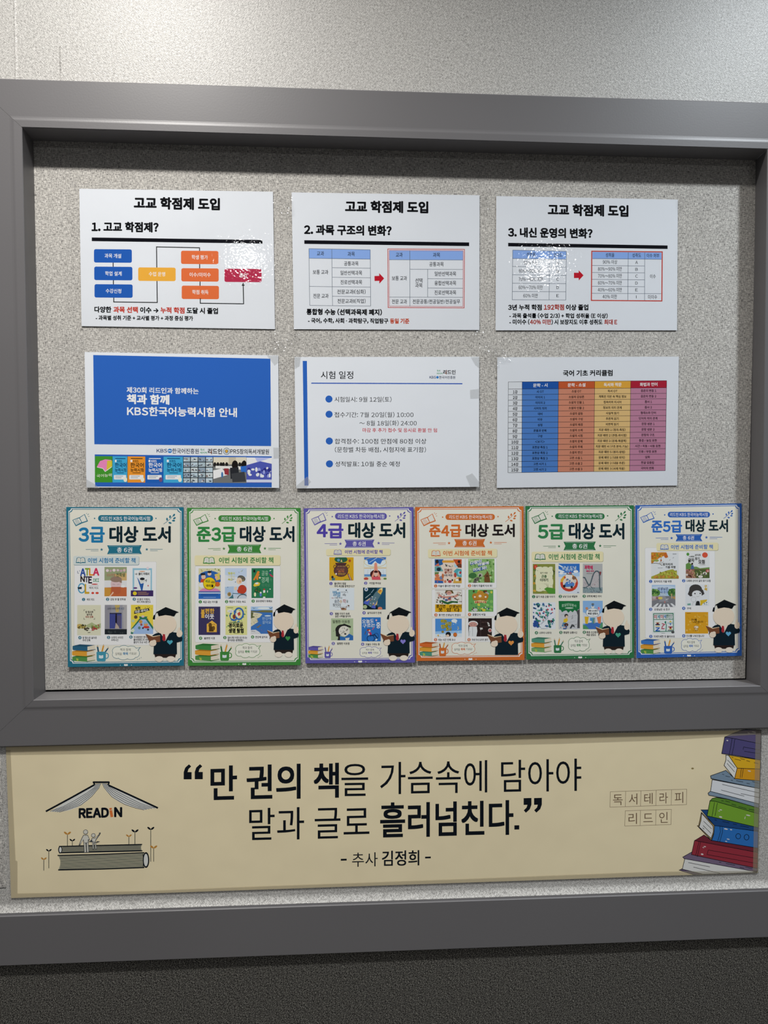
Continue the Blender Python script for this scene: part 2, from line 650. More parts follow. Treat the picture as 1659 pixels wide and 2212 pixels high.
class Part:
    def __init__(s, sheet, name, layer=1, parent=None, label=None, auto=False):
        s.s, s.lay, s.auto, s.clip = sheet, layer, auto, None
        s.v, s.f, s.mi, s.m, s.mk, s.jobs = [], [], [], [], {}, []
        me = bpy.data.meshes.new(name)
        s.o = bpy.data.objects.new(name, me)
        link(s.o, parent.o if parent else sheet.root)
        if label:
            s.o['label'] = label
        PARTS.append(s)

    def sub(s, name, dl=1, **kw):
        return Part(s.s, name, s.lay + dl, parent=s, **kw)

    def slot(s, c):
        m = ink(c) if isinstance(c, str) else c
        if m.name not in s.mk:
            s.mk[m.name] = len(s.m)
            s.m.append(m)
        return s.mk[m.name]

    def raw(s, pts, faces, c):
        if s.clip:
            pts, faces = clipped(pts, faces, s.clip)
        i = len(s.v)
        k = s.slot(c)
        z = s.s.z + s.lay * LZ
        for p in pts:
            x, y = s.s.flat(p)
            s.v.append((x, y, z))
        for q in faces:
            s.f.append(tuple(i + a for a in q))
            s.mi.append(k)
        s.lay += .4 if s.auto else .2
        return s

    def poly(s, pts, c):
        t = tessellate_polygon([[Vector((p[0], p[1], 0)) for p in pts]])
        return s.raw(pts, t, c)

    def rect(s, x0, y0, x1, y1, c, tl=0.0):
        return s.raw([(x0, y0), (x1, y0 + tl * (x1 - x0)), (x1, y1 + tl * (x1 - x0)), (x0, y1)], [(0, 1, 2, 3)], c)

    def rr(s, x0, y0, x1, y1, r, c, tl=0.0):
        pts = []
        for cx, cy, a in ((x1 - r, y0 + r, -90), (x1 - r, y1 - r, 0), (x0 + r, y1 - r, 90), (x0 + r, y0 + r, 180)):
            for i in range(6):
                q = math.radians(a + 18 * i)
                x, y = cx + r * math.cos(q), cy + r * math.sin(q)
                pts.append((x, y + tl * (x - x0)))
        return s.poly(pts, c)

    def ell(s, cx, cy, rx, ry, c, n=20, rot=0.0):
        ca, sa = math.cos(math.radians(rot)), math.sin(math.radians(rot))
        pts = []
        for i in range(n):
            q = 2 * math.pi * i / n
            x, y = rx * math.cos(q), ry * math.sin(q)
            pts.append((cx + x * ca - y * sa, cy + x * sa + y * ca))
        return s.raw(pts, [tuple(range(n))], c)

    def ring(s, cx, cy, rx, ry, w, c, n=24, a0=0, a1=360):
        pts, fs = [], []
        full = a1 - a0 >= 360
        m = n if full else n + 1
        for i in range(m):
            q = math.radians(a0 + (a1 - a0) * i / n)
            for d in (-w / 2, w / 2):
                pts.append((cx + (rx + d) * math.cos(q), cy + (ry + d) * math.sin(q)))
        for i in range(n):
            j = (i + 1) % m
            fs.append((2 * i, 2 * i + 1, 2 * j + 1, 2 * j))
        return s.raw(pts, fs, c)

    def line(s, pts, w, c, close=False):
        P = [Vector(p[:2]) for p in pts]
        if close:
            P = P + [P[0]]
        V, F = [], []
        n = len(P)
        for i in range(n):
            if close and i in (0, n - 1):
                a, b = P[-2], P[1]
            else:
                a, b = P[max(i - 1, 0)], P[min(i + 1, n - 1)]
            d1 = (P[i] - a)
            d2 = (b - P[i])
            d1 = d1.normalized() if d1.length > 1e-6 else d2.normalized()
            d2 = d2.normalized() if d2.length > 1e-6 else d1
            t = d1 + d2
            t = t.normalized() if t.length > 1e-4 else d1
            m = Vector((-t.y, t.x))
            k = 1 / max(0.5, m.dot(Vector((-d1.y, d1.x))))
            V += [P[i] + m * w / 2 * k, P[i] - m * w / 2 * k]
        for i in range(n - 1):
            F.append((2 * i, 2 * i + 1, 2 * i + 3, 2 * i + 2))
        return s.raw(V, F, c)

    def star(s, cx, cy, r, c):
        pts = []
        for i in range(10):
            q = math.radians(-90 + 36 * i)
            d = r if i % 2 == 0 else r * .42
            pts.append((cx + d * math.cos(q), cy + d * math.sin(q)))
        return s.poly(pts, c)

    def text(s, t, x0, x1, yc, h, c, y1=None, bold=0.0, latin=False, res=2, slant=0.0, auto=None):
        """lettering from x0 to x1; h = height of a full Hangul block (or of a capital when latin)"""
        WANTED.update(t.replace(' ', ''))
        s.jobs.append((s.lay, s.s.ox, s.s.oy, s.s.k, t, x0, x1, yc, h, c, y1, bold, latin, res, slant, auto))
        if s.auto:
            s.lay += 1.6
        return s

    def letter(s, lay, ox, oy, kk, t, x0, x1, yc, h, c, y1, bold, latin, res, slant, auto):
        s.s.view(ox, oy, kk)
        vs_, fs_, a, b = glyphs(t, bold, res)
        em = h / (.73 if latin else .90)
        mid = .365 if latin else .376
        if x1 is None:
            x1 = x0 + (b - a) * em * (auto or .95)
        elif x0 is None:
            wd = (b - a) * em * (auto or .95)
            x0, x1 = x1 - wd / 2, x1 + wd / 2
        if y1 is None:
            y1 = yc
        k = (x1 - x0) / (b - a)
        s.auto = False
        for i, one in enumerate(vs_):
            pts = []
            for X, Y in one:
                u = (X - a) * k
                pts.append((x0 + u + slant * (Y - mid) * em, yc + (y1 - yc) * (u / max(1e-6, x1 - x0)) - (Y - mid) * em))
            s.lay = lay + i * .15
            s.raw(pts, fs_, c)

    def done(s):
        for q in s.jobs:
            s.letter(*q)
        R = s.s.root.location
        me = s.o.data
        bm = bmesh.new()
        bv = [bm.verts.new((x, y, z)) for x, y, z in s.v]
        for q, k in zip(s.f, s.mi):
            try:
                fc = bm.faces.new([bv[a] for a in q])
                fc.material_index = k
            except ValueError:
                pass
        if s.s.warp:
            for q in bm.verts:
                q.co.z += s.s.lift(q.co.x, q.co.y)
        for q in bm.verts:
            q.co = W(q.co.x, q.co.y, q.co.z) - R
        bm.normal_update()
        for fc in bm.faces:
            if fc.normal.y > 0.5:
                fc.normal_flip()
        bm.to_mesh(me)
        bm.free()
        for m in s.m:
            me.materials.append(m)


def paper(s, mat, name='paper', t=0.0004):
    """the sheet itself, with a real thickness"""
    p = Part(s, name, 0)
    c = s.c
    p.raw(c, [(0, 1, 2, 3)], mat)
    p.lay = 0
    for i in range(4):
        p.v.append((p.v[i][0], p.v[i][1], p.v[i][2] - t))
    k = p.mi[0]
    for i in range(4):
        j = (i + 1) % 4
        p.f.append((i, j, 4 + j, 4 + i))
        p.mi.append(k)
    p.f.append((7, 6, 5, 4))
    p.mi.append(k)
    return p


def film(s, layer=40, m=5):
    a, b, c, d = s.c
    p = Part(s, 'laminate_film', layer, label='clear glossy laminate film')
    p.raw([(a[0] - m, a[1] - m), (b[0] + m, b[1] - m), (c[0] + m, c[1] + m), (d[0] - m, d[1] + m)], [(0, 1, 2, 3)], M_FILM)


_crinkle = random.Random(11)


def tape(s, pts, mat=None, layer=60):
    p = Part(s, 'sticky_tape', layer, label='clear strip of sticky tape')
    if mat is not None:
        p.poly(pts, mat)
        return
    a, b, c, d = pts                       # crumpled clear tape: many small facets
    n, m = max(4, int(math.dist(a, b) / 9)), max(4, int(math.dist(a, d) / 9))
    V, F = [], []
    for j in range(m + 1):
        for i in range(n + 1):
            u, w = (i + _crinkle.uniform(-.35, .35) * (0 < i < n)) / n, (j + _crinkle.uniform(-.35, .35) * (0 < j < m)) / m
            t, q = lerp2(a, b, u), lerp2(d, c, u)
            V.append(lerp2(t, q, w))
    for j in range(m):
        for i in range(n):
            k = j * (n + 1) + i
            F += [(k, k + 1, k + n + 2), (k, k + n + 2, k + n + 1)]
    p.raw(V, F, M_TAPE)
    p.v = [(x, y, z + _crinkle.uniform(0, .0013)) for x, y, z in p.v]


K = '#06070c'
ZS = 0.0014       # sheets hang a little off the fabric
exec_list = []

KN = 1659 / 470.0
GN = 'white notices in two rows on the pin panel'


def seg(a, b, t):
    return (a[0] + (b[0] - a[0]) * t, a[1] + (b[1] - a[1]) * t)


def bar(s, x0, y0, x1, y1, th):
    Part(s, 'divider_bar', 1).poly([(x0, y0), (x1, y1), (x1, y1 + th), (x0, y0 + th)], '#05060f')


def cells(p, items, h, c=K, bold=.012):
    for t, x0, x1, y in items:
        p.text(t, x0, x1, y, h, c, bold=bold)


# ---- first notice: flow chart
s = Sheet('notice_sheet', 'laminated white notice with a blue, yellow, orange and red flow chart', 'notice', 150, 390, KN,
          [(75, 62), (1552, 85), (1567, 1133), (92, 1110)], ZS, GN)
paper(s, M_WHITE)
film(s)
Part(s, 'title_text', 1).text('고교 학점제 도입', 490, 1148, 170, 86, K, 181, bold=.05, res=3)
Part(s, 'heading_text', 1).text('1. 고교 학점제?', 168, 680, 352, 72, K, 357, bold=.05, res=3)
bar(s, 170, 434, 1472, 453, 28)
p = Part(s, 'connector_line', 1)
for q in ([(333, 620), (333, 660)], [(335, 755), (335, 795)], [(338, 888), (338, 926), (670, 930), (664, 506), (992, 513), (992, 540)],
          [(993, 630), (993, 670)], [(996, 765), (996, 805)], [(998, 898), (998, 936), (1328, 940), (1325, 790)]):
    p.line(q, 7, '#16191c')
p.poly([(1313, 802), (1325, 778), (1337, 802)], '#16191c')
for x0, y0, x1, y1, c, t, a, b, y in (
        (187, 523, 476, 625, '#1f55a8', '과목 개설', 268, 395, 573), (189, 656, 480, 759, '#1f55a8', '학업 설계', 272, 398, 708),
        (191, 790, 482, 892, '#1f55a8', '수강신청', 277, 395, 841), (524, 662, 810, 765, '#dfa23c', '수업 운영', 605, 730, 712),
        (851, 535, 1136, 636, '#d1683a', '학생 평가', 932, 1055, 584), (853, 668, 1138, 769, '#d1683a', '이수/미이수', 915, 1077, 717),
        (856, 801, 1140, 903, '#d1683a', '학점 취득', 936, 1060, 850), (1182, 672, 1465, 773, '#a92a49', '졸업', 1297, 1352, 722)):
    bx = Part(s, 'flow_box', 2).rr(x0, y0, x1, y1, 14, c, .008)
    bx.sub('box_text').text(t, a, b, y, 33, '#eef0f4', y + 2, bold=.014)
p = Part(s, 'body_text', 1)
p.text('다양한', 190, 320, 983, 44, K, 984, bold=.045)
p.text('이수 →', 538, 680, 987, 44, K, 989, bold=.045)
p.text('도달 시 졸업', 893, 1133, 991, 44, K, 995, bold=.045)
p.text('- 과목별 성취 기준 + 교사별 평가 + 과정 중심 평가', 200, 943, 1046, 35, K, 1051, bold=.042)
p = Part(s, 'highlight_text', 1, label='red words in the lower line')
p.text('과목 선택', 335, 522, 984, 44, '#b2382a', 986, bold=.045)
p.text('누적 학점', 694, 878, 988, 44, '#b2382a', 991, bold=.045)
tape(s, [(1545, 150), (1700, 120), (1720, 270), (1580, 300)])
tape(s, [(1480, 1125), (1580, 1150), (1660, 1290), (1560, 1300)])

# ---- second notice: two tables
s = Sheet('notice_sheet', 'laminated white notice with two blue-headed tables, a red arrow and a red double frame', 'notice', 610, 390, KN,
          [(70, 90), (1504, 112), (1502, 1140), (88, 1133)], ZS, GN)
paper(s, M_WHITE)
film(s)
Part(s, 'title_text', 1).text('고교 학점제 도입', 477, 1113, 198, 84, K, 205, bold=.05, res=3)
Part(s, 'heading_text', 1).text('2. 과목 구조의 변화?', 165, 833, 374, 72, K, 383, bold=.05, res=3)
bar(s, 167, 455, 1424, 472, 28)
GL = '#55606e'


def table(name, hdr, lines, w=3):
    t = Part(s, name, 1)
    t.poly(hdr, '#83a3da')
    g = t.sub('table_grid')
    for q in lines:
        g.line(q, w, GL)
    return t.sub('table_text', 2)


tt = table('table', [(202, 519), (670, 528), (671, 600), (203, 593)],
           [[(202, 519), (670, 528)], [(203, 593), (671, 600)], [(380, 664), (671, 669)], [(380, 737), (672, 742)], [(206, 807), (672, 813)],
            [(382, 882), (673, 887)], [(209, 952), (673, 957)], [(202, 519), (209, 952)], [(377, 522), (382, 955)], [(670, 528), (673, 957)]])
cells(tt, (('교과', 263, 317, 556), ('과목', 497, 552, 560), ('공통과목', 470, 580, 633), ('일반선택과목', 442, 608, 704), ('진로선택과목', 443, 608, 775),
           ('전문교과Ⅰ(심화)', 418, 635, 848), ('전문교과Ⅱ(직업)', 420, 635, 919), ('보통 교과', 232, 350, 698), ('전문 교과', 235, 352, 880)), 34, '#20242a')
Part(s, 'arrow', 1, label='red block arrow').poly([(702, 728), (738, 727), (738, 706), (776, 746), (739, 787), (739, 765), (703, 766)], '#b31528')
tf = Part(s, 'table_frame', 1, label='red double outline')
tf.line([(804, 522), (1388, 525), (1386, 971), (806, 968)], 5, '#b5392f', True)
tf.line([(814, 532), (1378, 535), (1376, 961), (816, 958)], 3, '#b5392f', True)
tt = table('table', [(815, 533), (1377, 536), (1377, 606), (815, 604)],
           [[(815, 604), (1377, 606)], [(973, 676), (1377, 678)], [(1108, 748), (1377, 749)], [(1108, 819), (1376, 821)], [(816, 889), (1376, 890)],
            [(972, 534), (973, 960)], [(1108, 677), (1108, 890)]])
cells(tt, (('교과', 865, 917, 566), ('과목', 1148, 1202, 567), ('공통과목', 1120, 1230, 638), ('선택', 1013, 1068, 762), ('과목', 1013, 1068, 799),
           ('일반선택과목', 1160, 1325, 711), ('융합선택과목', 1160, 1325, 782), ('진로선택과목', 1160, 1325, 854), ('보통 교과', 835, 950, 745),
           ('전문 교과', 835, 950, 923), ('전문공통/전공일반/전공실무', 993, 1355, 923)), 34, '#20242a')
p = Part(s, 'body_text', 1)
p.text('통합형 수능 (선택과목제 폐지)', 183, 760, 1001, 44, K, 1005, bold=.048)
p.text('- 국어, 수학, 사회 · 과학탐구, 직업탐구', 195, 808, 1067, 37, K, 1071, bold=.045)
Part(s, 'highlight_text', 1, label='red words in the lower line').text('동일 기준', 820, 968, 1071, 37, '#b3472c', 1072, bold=.045)
tape(s, [(1495, 120), (1560, 110), (1590, 240), (1530, 260)])
tape(s, [(1440, 1132), (1540, 1150), (1500, 1230), (1400, 1200)])
tape(s, [(60, 1120), (160, 1140), (120, 1260), (20, 1230)])

# ---- third notice
s = Sheet('notice_sheet', 'laminated white notice with percentage tables, a red arrow and a single red frame', 'notice', 1050, 390, KN,
          [(78, 118), (1462, 145), (1456, 1142), (72, 1142)], ZS, GN)
paper(s, M_WHITE)
film(s)
Part(s, 'title_text', 1).text('고교 학점제 도입', 470, 1086, 222, 82, K, 233, bold=.05, res=3)
Part(s, 'heading_text', 1).text('3. 내신 운영의 변화?', 167, 812, 394, 70, K, 404, bold=.05, res=3)
bar(s, 168, 475, 1384, 495, 27)
tt = table('table', [(203, 530), (612, 540), (612, 600), (203, 595)],
           [[(203, 530), (612, 540)], [(203, 595), (612, 600)], [(202, 656), (611, 660)], [(201, 719), (610, 723)], [(201, 783), (609, 786)],
            [(200, 846), (609, 848)], [(199, 909), (608, 911)], [(203, 530), (199, 909)], [(484, 537), (480, 911)], [(612, 540), (608, 911)]])
cells(tt, (('성취율', 310, 376, 563), ('성취도', 514, 580, 568), ('90% 이상', 288, 397, 627), ('80%~90% 미만', 250, 435, 689), ('70%~80% 미만', 248, 433, 752),
           ('60%~70% 미만', 248, 432, 815), ('60% 미만', 283, 395, 878)), 32, '#20242a', .008)
for t, y in zip('ABCDE', (629, 691, 753, 816, 878)):
    tt.text(t, 536, 555, y, 22, '#20242a', latin=True, bold=.008)
Part(s, 'arrow', 1, label='red block arrow').poly([(670, 703), (706, 703), (706, 684), (743, 723), (707, 762), (706, 743), (670, 744)], '#b31528')
Part(s, 'table_frame', 1, label='red outline').line([(806, 539), (1343, 544), (1340, 918), (803, 914)], 8, '#b5392f', True)
tt = table('table', [(811, 544), (1337, 549), (1337, 601), (811, 596)],
           [[(811, 596), (1337, 601)], [(809, 648), (1209, 651)], [(809, 701), (1209, 704)], [(808, 754), (1209, 757)], [(808, 806), (1209, 809)],
            [(807, 860), (1335, 863)], [(1084, 547), (1081, 914)], [(1210, 548), (1208, 915)]])
cells(tt, (('성취율', 912, 978, 568), ('성취도', 1115, 1182, 570), ('이수 여부', 1225, 1320, 572), ('90% 이상', 890, 1000, 621), ('80%~90% 미만', 853, 1036, 674),
           ('70%~80% 미만', 853, 1036, 727), ('60%~70% 미만', 853, 1036, 780), ('40%~60% 미만', 852, 1036, 833), ('40% 미만', 888, 998, 885),
           ('이수', 1250, 1293, 731), ('미이수', 1236, 1304, 888)), 32, '#20242a', .008)
for t, y in zip('ABCDE', (624, 677, 729, 782, 834)):
    tt.text(t, 1138, 1157, y, 22, '#20242a', latin=True, bold=.008)
tt.rect(1143, 876, 1147, 898, '#20242a')
p = Part(s, 'body_text', 1)
p.text('3년 누적 학점', 168, 425, 967, 42, K, bold=.045)
p.text('이상 졸업', 608, 780, 967, 42, K, bold=.045)
p.text('- 과목 출석률 (수업 2/3) + 학업 성취율 (E 이상)', 177, 928, 1030, 36, K, 1032, bold=.042)
p.text('- 미이수 (', 177, 332, 1078, 38, K, bold=.042)
p.text(') 시 보장지도 이후 성취도', 497, 888, 1079, 38, K, bold=.042)
p = Part(s, 'highlight_text', 1, label='red words in the lower lines')
p.text('192학점', 440, 595, 966, 42, '#9c3a33', bold=.045)
p.text('40% 미만', 334, 497, 1078, 38, '#9c3a33', bold=.042)
p.text('최대 E', 900, 1000, 1079, 38, '#9c3a33', bold=.042)
tape(s, [(1440, 150), (1500, 160), (1500, 230), (1455, 240)])

# ---- fourth notice: blue cover
s = Sheet('notice_sheet', 'white paper notice with a big blue panel, white lettering and a strip of pictures', 'notice', 160, 740, KN,
          [(80, 72), (1557, 98), (1565, 1108), (98, 1105)], ZS, GN, warp=.002)
paper(s, M_WHITE)
p = Part(s, 'blue_panel', 1).poly([(146, 95), (1497, 123), (1503, 790), (157, 776)], '#2a5cae')
q = p.sub('panel_text')
q.text('제30회 리드인과 함께하는', 402, 950, 361, 44, '#e2e8f4', 371, bold=.022)
q.text('책과 함께', 403, 728, 431, 70, '#e2e8f4', 437, bold=.042)
q.text('KBS한국어능력시험 안내', 405, 1243, 523, 68, '#e2e8f4', 534, bold=.028)
p = Part(s, 'logo_line', 1)
p.text('KBS', 631, 712, 825, 26, '#263c66', latin=True, bold=.02)
p.ell(732, 826, 17, 17, '#2f72b4')
p.line([(720, 829), (728, 823), (736, 828), (744, 823)], 5, '#d8dde4')
p.text('한국어진흥원', 750, 953, 827, 38, '#22304a', 829, bold=.016)
p.text('독서', 964, 994, 818, 18, '#2b8a5a', bold=.02)
p.text('테라피', 963, 1015, 840, 15, '#2b8a5a', bold=.02)
p.text('리드인', 1022, 1130, 830, 40, '#17191d', bold=.03)
p.line([(1052, 814), (1047, 846)], 7, '#d0641e')
p.ell(1164, 829, 27, 27, '#6e7780').ell(1164, 829, 22, 22, '#c9d0d6').ell(1164, 829, 15, 15, '#5a6f94')
p.lay = 8
p.poly([(1153, 818), (1175, 818), (1173, 834), (1164, 843), (1155, 834)], '#c69a3c')
p.text('PRS창의독서개발원', 1193, 1487, 830, 38, '#1d2026', 833, bold=.014)
p = Part(s, 'picture_strip', 1).poly([(160, 853), (1508, 868), (1508, 1104), (164, 1098)], '#2a5cae')


def pic(x0, x1, name='strip_picture'):
    return p.sub(name, auto=True), x0, x1


def tp(x):
    return 866 + (x - 160) * .008


def bp(x):
    return 1066 + (x - 160) * .004


def pbox(q, x0, x1, c):
    q.poly([(x0, tp(x0)), (x1, tp(x1)), (x1, bp(x1)), (x0, bp(x0))], c)


q = p.sub('strip_picture', auto=True)
pbox(q, 162, 296, '#3f8a2c')
q.poly([(176, 950), (200, 905), (240, 890), (288, 896), (292, 940), (262, 972), (240, 985), (222, 962)], '#d77fae')
q.poly([(255, 900), (292, 900), (293, 945), (250, 975)], '#c9b53a')
q.line([(178, 950), (222, 960), (240, 984), (290, 948)], 4, '#e8dbe0')
q.text('국어능력', 175, 290, 1017, 24, '#dfeecb', 1010)
for x0, x1, c, tc in ((293, 412, '#3d9cc6', '#10385e'), (408, 545, '#e08b2c', '#2a2418'), (545, 684, '#1f58a8', '#e9eef6'), (682, 832, '#3d9cc6', '#10385e')):
    q = p.sub('strip_picture', auto=True)
    pbox(q, x0, x1, c)
    m = (x1 - x0)
    q.line([(x0 + .2 * m, 884), (x0 + .85 * m, 885)], 6, tc)
    q.rect(x0 + .18 * m, 894, x0 + .28 * m, 912, '#e8eef2')
    q.text('KBS', x0 + .33 * m, x0 + .62 * m, 904, 15, tc, latin=True, bold=.02)
    q.text('한국어', x0 + .18 * m, x0 + .92 * m, 935, 36, tc, bold=.02)
    q.text('능력시험', x0 + .18 * m, x0 + .92 * m, 972, 27, tc, bold=.02)
    q.line([(x0 + .3 * m, 993), (x0 + .75 * m, 993)], 4, tc)
    q.rr(x0 + .12 * m, 1010, x0 + .9 * m, 1044, 5, '#dfe4e8')
    q.line([(x0 + .2 * m, 1019), (x0 + .7 * m, 1019)], 4, '#7a8896')
    q.line([(x0 + .2 * m, 1031), (x0 + .6 * m, 1031)], 4, '#7a8896')
    q.ell(x0 + .85 * m, 1045, 14, 18, '#6b4c74' if tc == '#e9eef6' else '#e6dcc8')
q = p.sub('strip_picture', auto=True)
pbox(q, 832, 1062, '#1b1e22')
q.auto = False
q.lay += 1
rnd = random.Random(3)
for i in range(4):
    for j in range(5):
        x, y = 836 + i * 57, 874 + j * 40
        q.rect(x, y, x + 51, y + 34, ('#9fb0b8', '#b9c3c6', '#8797a6', '#aebfc9')[(i + 2 * j) % 4])
q.lay += 1
for i in range(4):
    for j in range(5):
        x, y = 836 + i * 57, 874 + j * 40
        for _ in range(5):
            a, b = rnd.uniform(4, 40), rnd.uniform(12, 28)
            q.ell(x + a, y + b, rnd.uniform(3, 8), rnd.uniform(2, 5), rnd.choice(('#33404c', '#4a5560', '#24292f', '#e3e8ea', '#6d4f48')), 8)
q = p.sub('strip_picture', auto=True)
pbox(q, 1062, 1316, '#6d6f6e')
q.rect(1064, 874, 1314, 925, '#cfc8b4')
q.rect(1180, 874, 1235, 930, '#b9b09a')
for x in (1075, 1098, 1122, 1140, 1165, 1265, 1285):
    q.ell(x, 930, 11, 18, '#22201f', 10)
q.poly([(1080, 940), (1310, 945), (1310, 970), (1080, 960)], '#d8d8d4')
q.poly([(1062, 975), (1130, 960), (1170, 1010), (1064, 1040)], '#e4e4df')
q.ell(1228, 935, 24, 36, '#1b1817').poly([(1190, 955), (1255, 950), (1260, 1030), (1195, 1040)], '#26282d')
q.poly([(1145, 960), (1180, 960), (1180, 1010), (1150, 1005)], '#8c3038')
q.ell(1298, 925, 18, 26, '#1b1817').poly([(1270, 945), (1315, 940), (1315, 990), (1275, 985)], '#2f66b8')
q.poly([(1200, 1000), (1300, 985), (1312, 1060), (1210, 1064)], '#3a3c40')
q.ell(1131, 1008, 8, 22, '#3d6ea2')
q = p.sub('strip_picture', auto=True)
pbox(q, 1316, 1508, '#4a54a6')
q.poly([(1316, 876), (1508, 878), (1508, 925), (1420, 905), (1316, 935)], '#dcdff0')
q.poly([(1380, 878), (1508, 878), (1400, 912)], '#a9b0dd')
for i in range(22):
    q.ell(1330 + rnd.uniform(0, 170), 950 + rnd.uniform(0, 70), rnd.uniform(6, 15), rnd.uniform(8, 20), rnd.choice(('#e8eaf6', '#2c2f7c', '#8d95cf', '#d5d9ef')), 10)
q.rect(1316, 1045, 1508, 1066, '#c3c8e6')
tape(s, [(1470, 98), (1556, 99), (1558, 150), (1530, 175)], M_DULL, 40)
tape(s, [(1480, 60), (1545, -30), (1640, 0), (1600, 70)])
tape(s, [(1520, 800), (1568, 800), (1570, 880), (1522, 885)], M_DULL, 40)
tape(s, [(96, 1040), (150, 1070), (200, 1112), (99, 1108)], M_DULL, 40)

# ---- fifth notice: schedule
s = Sheet('notice_sheet', 'white paper notice with a blue upright bar and four blue bullet points', 'notice', 610, 740, KN,
          [(92, 110), (1500, 108), (1497, 1100), (106, 1112)], ZS, GN, warp=.002)
paper(s, M_WHITE)
Part(s, 'upright_bar', 1).poly([(155, 140), (187, 140), (199, 1090), (169, 1091)], '#2a5cae')
Part(s, 'title_text', 1).text('시험 일정', 293, 540, 248, 58, '#101216', bold=.008, res=3)
Part(s, 'divider_bar', 1).line([(220, 310), (1372, 314)], 8, '#2b50a6')
p = Part(s, 'logo_line', 1)
p.text('독서', 1178, 1203, 215, 15, '#2b8a5a', bold=.02)
p.text('테라피', 1177, 1222, 236, 12, '#2b8a5a', bold=.02)
p.text('리드인', 1226, 1320, 226, 33, '#17191d', bold=.03)
p.line([(1252, 212), (1247, 240)], 6, '#d0641e')
p.text('KBS', 1121, 1170, 265, 19, '#263c66', latin=True, bold=.02)
p.ell(1182, 265, 10, 10, '#2f72b4')
p.text('한국어진흥원', 1195, 1318, 266, 22, '#22304a', bold=.016)
for x, y in ((355, 431), (356, 547), (358, 751), (359, 925)):
    Part(s, 'bullet', 1).ell(x, y, 27, 27, '#2a5cae', 28)
p = Part(s, 'body_text', 1)
for t, x0, x1, y in (('시험일시: 9월 12일(토)', 398, 832, 434), ('접수기간: 7월 20일(월) 10:00', 397, 1000, 551), ('~ 8월 18일(화) 24:00', 587, 1024, 615),
                     ('합격점수: 100점 만점에 80점 이상', 400, 1097, 753), ('(문항별 차등 배점, 시험지에 표기함)', 400, 1094, 817),
                     ('성적발표: 10월 중순 예정', 403, 894, 926)):
    p.text(t, x0, x1, y, 40, '#15171b', bold=.004)
Part(s, 'highlight_text', 1, label='red line of lettering').text('마감 후 추가 접수 및 응시료 환불 안 됨', 611, 1178, 668, 31, '#b3202f', 669, bold=.012)
tape(s, [(92, 112), (140, 112), (130, 180), (98, 200)], M_DULL, 40)
tape(s, [(60, 110), (140, 100), (130, 180), (90, 190)], M_TAPE, 60)
tape(s, [(1436, 112), (1502, 110), (1500, 195), (1470, 170)], M_DULL, 40)
tape(s, [(1430, 360), (1498, 352), (1498, 425), (1432, 428)], M_DULL, 40)
tape(s, [(1396, 1018), (1446, 995), (1496, 1060), (1494, 1100), (1432, 1102)], M_DULL, 40)
tape(s, [(104, 1095), (190, 1022), (218, 1060), (180, 1112), (106, 1112)], M_DULL, 40)
tape(s, [(1490, 30), (1590, -10), (1640, 80), (1540, 130)])

# ---- sixth notice: curriculum table
s = Sheet('notice_sheet', 'laminated white notice with one large table in blue, salmon, tan and mauve columns', 'notice', 1050, 740, KN,
          [(85, 112), (1470, 107), (1457, 1090), (82, 1108)], ZS, GN)
paper(s, M_WHITE)
film(s)
Part(s, 'title_text', 1).text('국어 기초 커리큘럼', 586, 965, 234, 44, K, 231, bold=.036)
tl, tr, br, bl = (170, 300), (1377, 290), (1366, 977), (167, 992)
cu = [0, .0873, .3167, .5453, .773, 1]
rv = [0] + [.0795 + (1 - .0795) * i / 15 for i in range(16)]


def G(u, w):
    a, b = seg(tl, tr, u), seg(bl, br, u)
    return seg(a, b, w)


def cell(p, i, r, c):
    p.raw([G(cu[i], rv[r]), G(cu[i + 1], rv[r]), G(cu[i + 1], rv[r + 1]), G(cu[i], rv[r + 1])], [(0, 1, 2, 3)], c)


head = Part(s, 'table_header', 1)
body = Part(s, 'table_body', 1)
for i, (hc, bc) in enumerate((('#cdd1d6', '#cdd1d6'), ('#1d4f9c', '#4a78ba'), ('#b5532d', '#c08068'), ('#cf9a3a', '#cfae76'), ('#a11f33', '#b07a92'))):
    cell(head, i, 0, hc)
    body.raw([G(cu[i], rv[1]), G(cu[i + 1], rv[1]), G(cu[i + 1], 1), G(cu[i], 1)], [(0, 1, 2, 3)], bc)
g = Part(s, 'table_grid', 2)
for u in cu:
    g.line([G(u, 0), G(u, 1)], 2.6, '#1c2026')
for w in rv:
    g.line([G(0, w), G(1, w)], 2.6, '#1c2026')
ht = head.sub('header_text')
for i, (t, w) in enumerate((('문학 - 시', 110), ('문학 - 소설', 136), ('독서와 작문', 136), ('화법과 언어', 134))):
    x, y = G((cu[i + 1] + cu[i + 2]) / 2, .04)
    ht.text(t, x - w / 2, x + w / 2, y + 1, 27, '#e9ebee', y - 1, bold=.024)
bt = body.sub('body_text')
